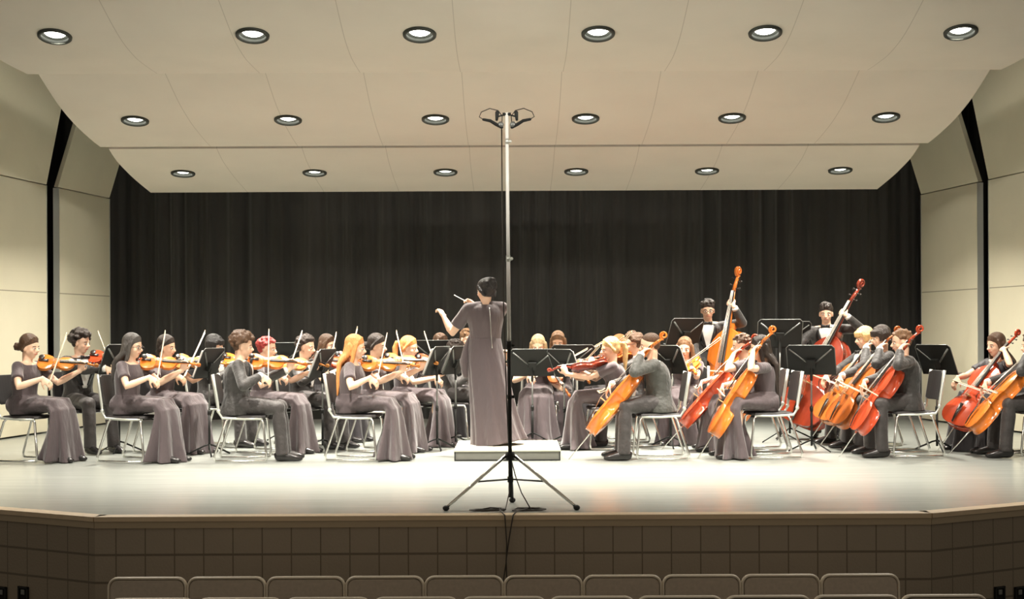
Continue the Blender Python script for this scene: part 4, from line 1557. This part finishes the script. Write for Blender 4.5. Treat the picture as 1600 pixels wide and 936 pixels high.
player('young man violinist with curly hair and white shirt front, right of the red haired player', 'the curly haired man right of the red haired player', 'M', (479, 543), 16.1, -26, VI, 'red', group=LG, wear='suit', front='vest', hair=('dark', 'curly'), seed=8,
       pose=dict(vyaw=26, tilt=38, hs=.3), head_yaw=8)
player('woman violinist with brown hair in the back row, left of the strawberry blonde', 'the back row woman left of the strawberry blonde', 'F', (512, 540), 17.2, -30, VI, 'brown', group=LG, wear='dress_dark', hair=('brown', 'long_wavy'), seed=9,
       pose=dict(vyaw=24, tilt=46, hs=.28), head_yaw=5)
player('woman violinist with long strawberry blonde hair down her back, front row', 'the strawberry blonde woman', 'F', (556, 544), 14.55, -6, VI, 'amber', group=LG, wear='dress', hair=('strawberry', 'long'), hairlen=.42, seed=10,
       pose=dict(vyaw=14, tilt=42, hs=.35, brot=-8))
player('woman violinist with dark pinned hair just behind the strawberry blonde', 'the dark haired woman just behind the strawberry blonde', 'F', (590, 541), 15.6, -16, VI, 'gold', group=LG, wear='dress', hair=('dark', 'bun'), seed=11,
       pose=dict(vyaw=16, tilt=42, hs=.33, brot=14))
player('woman with a blonde ponytail playing a red violin, left of the conductor', 'the woman with a blonde ponytail', 'F', (640, 544), 16.35, -18, 'violin', 'red', group=LG, wear='dress', hair=('strawberry', 'ponytail'), seed=12,
       pose=dict(vyaw=20, tilt=50, hs=.34, brot=18))
player('woman in the back row between the blonde ponytail and the conductor', 'the woman in the back row left of the conductor', 'F', (689, 538), 17.9, -52, 'viola', 'brown', group=LG, wear='dress_dark', hair=('brown', 'long'), seed=13,
       pose=dict(vyaw=30, tilt=46, hs=.28), head_yaw=6)
player('man with short dark hair and glasses just left of the conductor', 'the man with glasses left of the conductor', 'M', (712, 548), 17.0, -20, 'viola', 'brown', group=LG, wear='suit', hair=('dark', 'short'), glasses=True, seed=14,
       pose=dict(vyaw=20, tilt=42, hs=.3), head_yaw=4)
player('player half hidden behind the raised arm of the conductor', 'the player hidden behind the conductor', 'M', (730, 530), 18.8, -60, 'viola', 'amber', group=LG, wear='suit', hair=('light_brown', 'short'), seed=15,
       pose=dict(vyaw=30, tilt=42, hs=.3))

# ------------------------------------------------------------------ the players, right of the podium
player('woman with pale blonde hair behind the wide music stand', 'the pale blonde woman behind the wide stand', 'F', (841, 541), 17.1, -96, 'viola', 'brown', group=RG, wear='dress', hair=('pale', 'long'), seed=16, head_pitch=18,
       pose=dict(vyaw=40, tilt=30, vpitch=-40, hs=.26), show_bow=True)
player('woman with golden brown hair in the back row, second behind the stands', 'the golden brown haired woman behind the stands', 'F', (872, 535), 17.7, -96, 'viola', 'amber', group=RG, wear='dress', hair=('light_brown', 'long'), seed=17, head_pitch=18,
       pose=dict(vyaw=36, tilt=30, vpitch=-30, hs=.26))
player('woman violist with blonde hair facing left in front of the stands', 'the blonde woman facing left', 'F', (953, 546), 15.8, 184, 'viola', 'cherry', group=RG, wear='dress', hair=('blonde', 'ponytail'), seed=18,
       pose=dict(vyaw=6, tilt=24, vpitch=-6, hs=.36, brot=14), head_yaw=4)
player('violist with auburn hair between the blonde woman and the curly haired one', 'the auburn haired player facing left', 'F', (966, 541), 17.0, 196, 'viola', 'red', group=RG, wear='dress_dark', hair=('auburn', 'long'), seed=19,
       pose=dict(vyaw=10, tilt=30, hs=.3, brot=20))
player('player with curly brown hair and glasses behind the man in the grey-black suit', 'the curly haired player with glasses', 'M', (988, 538), 16.2, 190, 'viola', 'brown', group=RG, wear='suit', hair=('brown', 'curly'), glasses=True, seed=20,
       pose=dict(vyaw=14, tilt=34, hs=.3, brot=12))
player('man cellist with short hair in a grey-black suit right of the podium', 'the man in the grey-black suit', 'M', (1015, 540), 14.5, 180, 'cello', 'orange', group=RG, wear='suit_grey', hair=('brown', 'crop'), seed=21,
       pose=dict(croll=-10, foot=.03, lean=.03, kx=.335, E=(.72, .05, .30), S=(-.06, .17, 1.26)), spread=.20)
player('woman violist with light brown hair facing the hall behind the grey-black suit', 'the light brown haired woman facing the hall', 'F', (1070, 545), 16.6, -112, 'viola', 'orange', group=RG, wear='dress', hair=('light_brown', 'long_wavy'), seed=22,
       pose=dict(vyaw=20, tilt=34, vpitch=-10, hs=.30, brot=10), head_yaw=8)
player('woman cellist with light brown hair, mostly hidden beside the long black haired one', 'the light brown haired cellist', 'F', (1158, 541), 15.5, 178, 'cello', 'red', group=RG, wear='dress', hair=('brown', 'messy'), seed=23,
       pose=dict(croll=-8, kx=.335, E=(.72, .05, .30)), spread=.20, chair_dx=-.12)
player('woman cellist with very long black hair and short sleeved dark dress', 'the woman with very long black hair', 'F', (1187, 545), 14.6, 182, 'cello', 'orange', group=RG, wear='dress', hair=('dark', 'long'), hairlen=.46, seed=24,
       pose=dict(croll=-6, lean=-.01, kx=.30, E=(.58, .06, .26), S=(-.04, .17, 1.27)), spread=.20, chair_dx=-.05)
player('cellist with short blond hair left of the black haired cellist', 'the short haired blond cellist', 'M', (1350, 529), 16.2, 194, 'cello', 'chestnut', group=RG, wear='suit', hair=('blonde', 'bowl'), seed=25,
       pose=dict(croll=10, kx=.32, E=(.62, .05, .30)), spread=.20)
player('cellist with black hair between the two blond cellists', 'the black haired cellist between two blond ones', 'M', (1376, 528), 15.5, 186, 'cello', 'brown', group=RG, wear='suit', hair=('dark', 'bowl'), seed=26,
       pose=dict(croll=10, kx=.32, E=(.62, .05, .30)), spread=.20)
player('cellist with wavy dark blond hair in black, right of the two others', 'the dark blond cellist in black', 'M', (1408, 535), 14.7, 182, 'cello', 'red', group=RG, wear='shirt_black', hair=('light_brown', 'messy'), seed=27,
       pose=dict(croll=-2, foot=.0, lean=-.01, kx=.31, E=(.57, .06, .28), S=(-.08, .18, 1.27)), spread=.20, chair_dx=-.04)
player('woman cellist with long curly brown hair by the right wall', 'the curly brown haired woman by the right wall', 'F', (1556, 540), 15.3, 200, 'cello', 'red', group=RG, wear='dress_dark', hair=('brown', 'long_wavy'), seed=28,
       pose=dict(croll=14, kx=.32, E=(.64, .05, .30)), spread=.20)
player('cellist cut off by the right edge of the picture', 'the player cut off at the right edge', 'M', (1612, 540), 14.6, 178, 'cello', 'orange', group=RG, wear='suit', hair=('brown', 'short'), seed=29,
       pose=dict(croll=-4, kx=.335, E=(.72, .05, .30)), spread=.20)


# ------------------------------------------------------------------ double basses
def bassist(desc, who, head_px, Y, yaw, col, E, S, seed, roll, hair, glasses, wear='suit'):
    pose = dict(standing=True, E=E, S=S, croll=roll, npos=.62, hs=.20, cpos=.52, hintL=(.2, 1, -.3))
    return player(desc, who, 'M', head_px, Y, yaw, 'bass', col, chair=False, group='double bass players', wear=wear, hair=hair, glasses=glasses, seed=seed, pose=pose, head_yaw=4, head_pitch=10)


bassist('standing double bass player with glasses, bow tie and white shirt front', 'the bass player with glasses', (1106, 485), 17.3, -98, 'orange', (.42, .10, .20), (.20, .33, 1.84), 31, -32, ('dark', 'short'), True)
bassist('standing double bass player leaning over, dark red bass tilted to the right', 'the bass player at the right', (1291, 490), 17.2, -108, 'cherry', (.44, -.34, .20), (.16, .37, 1.74), 32, -28, ('dark', 'short'), False)
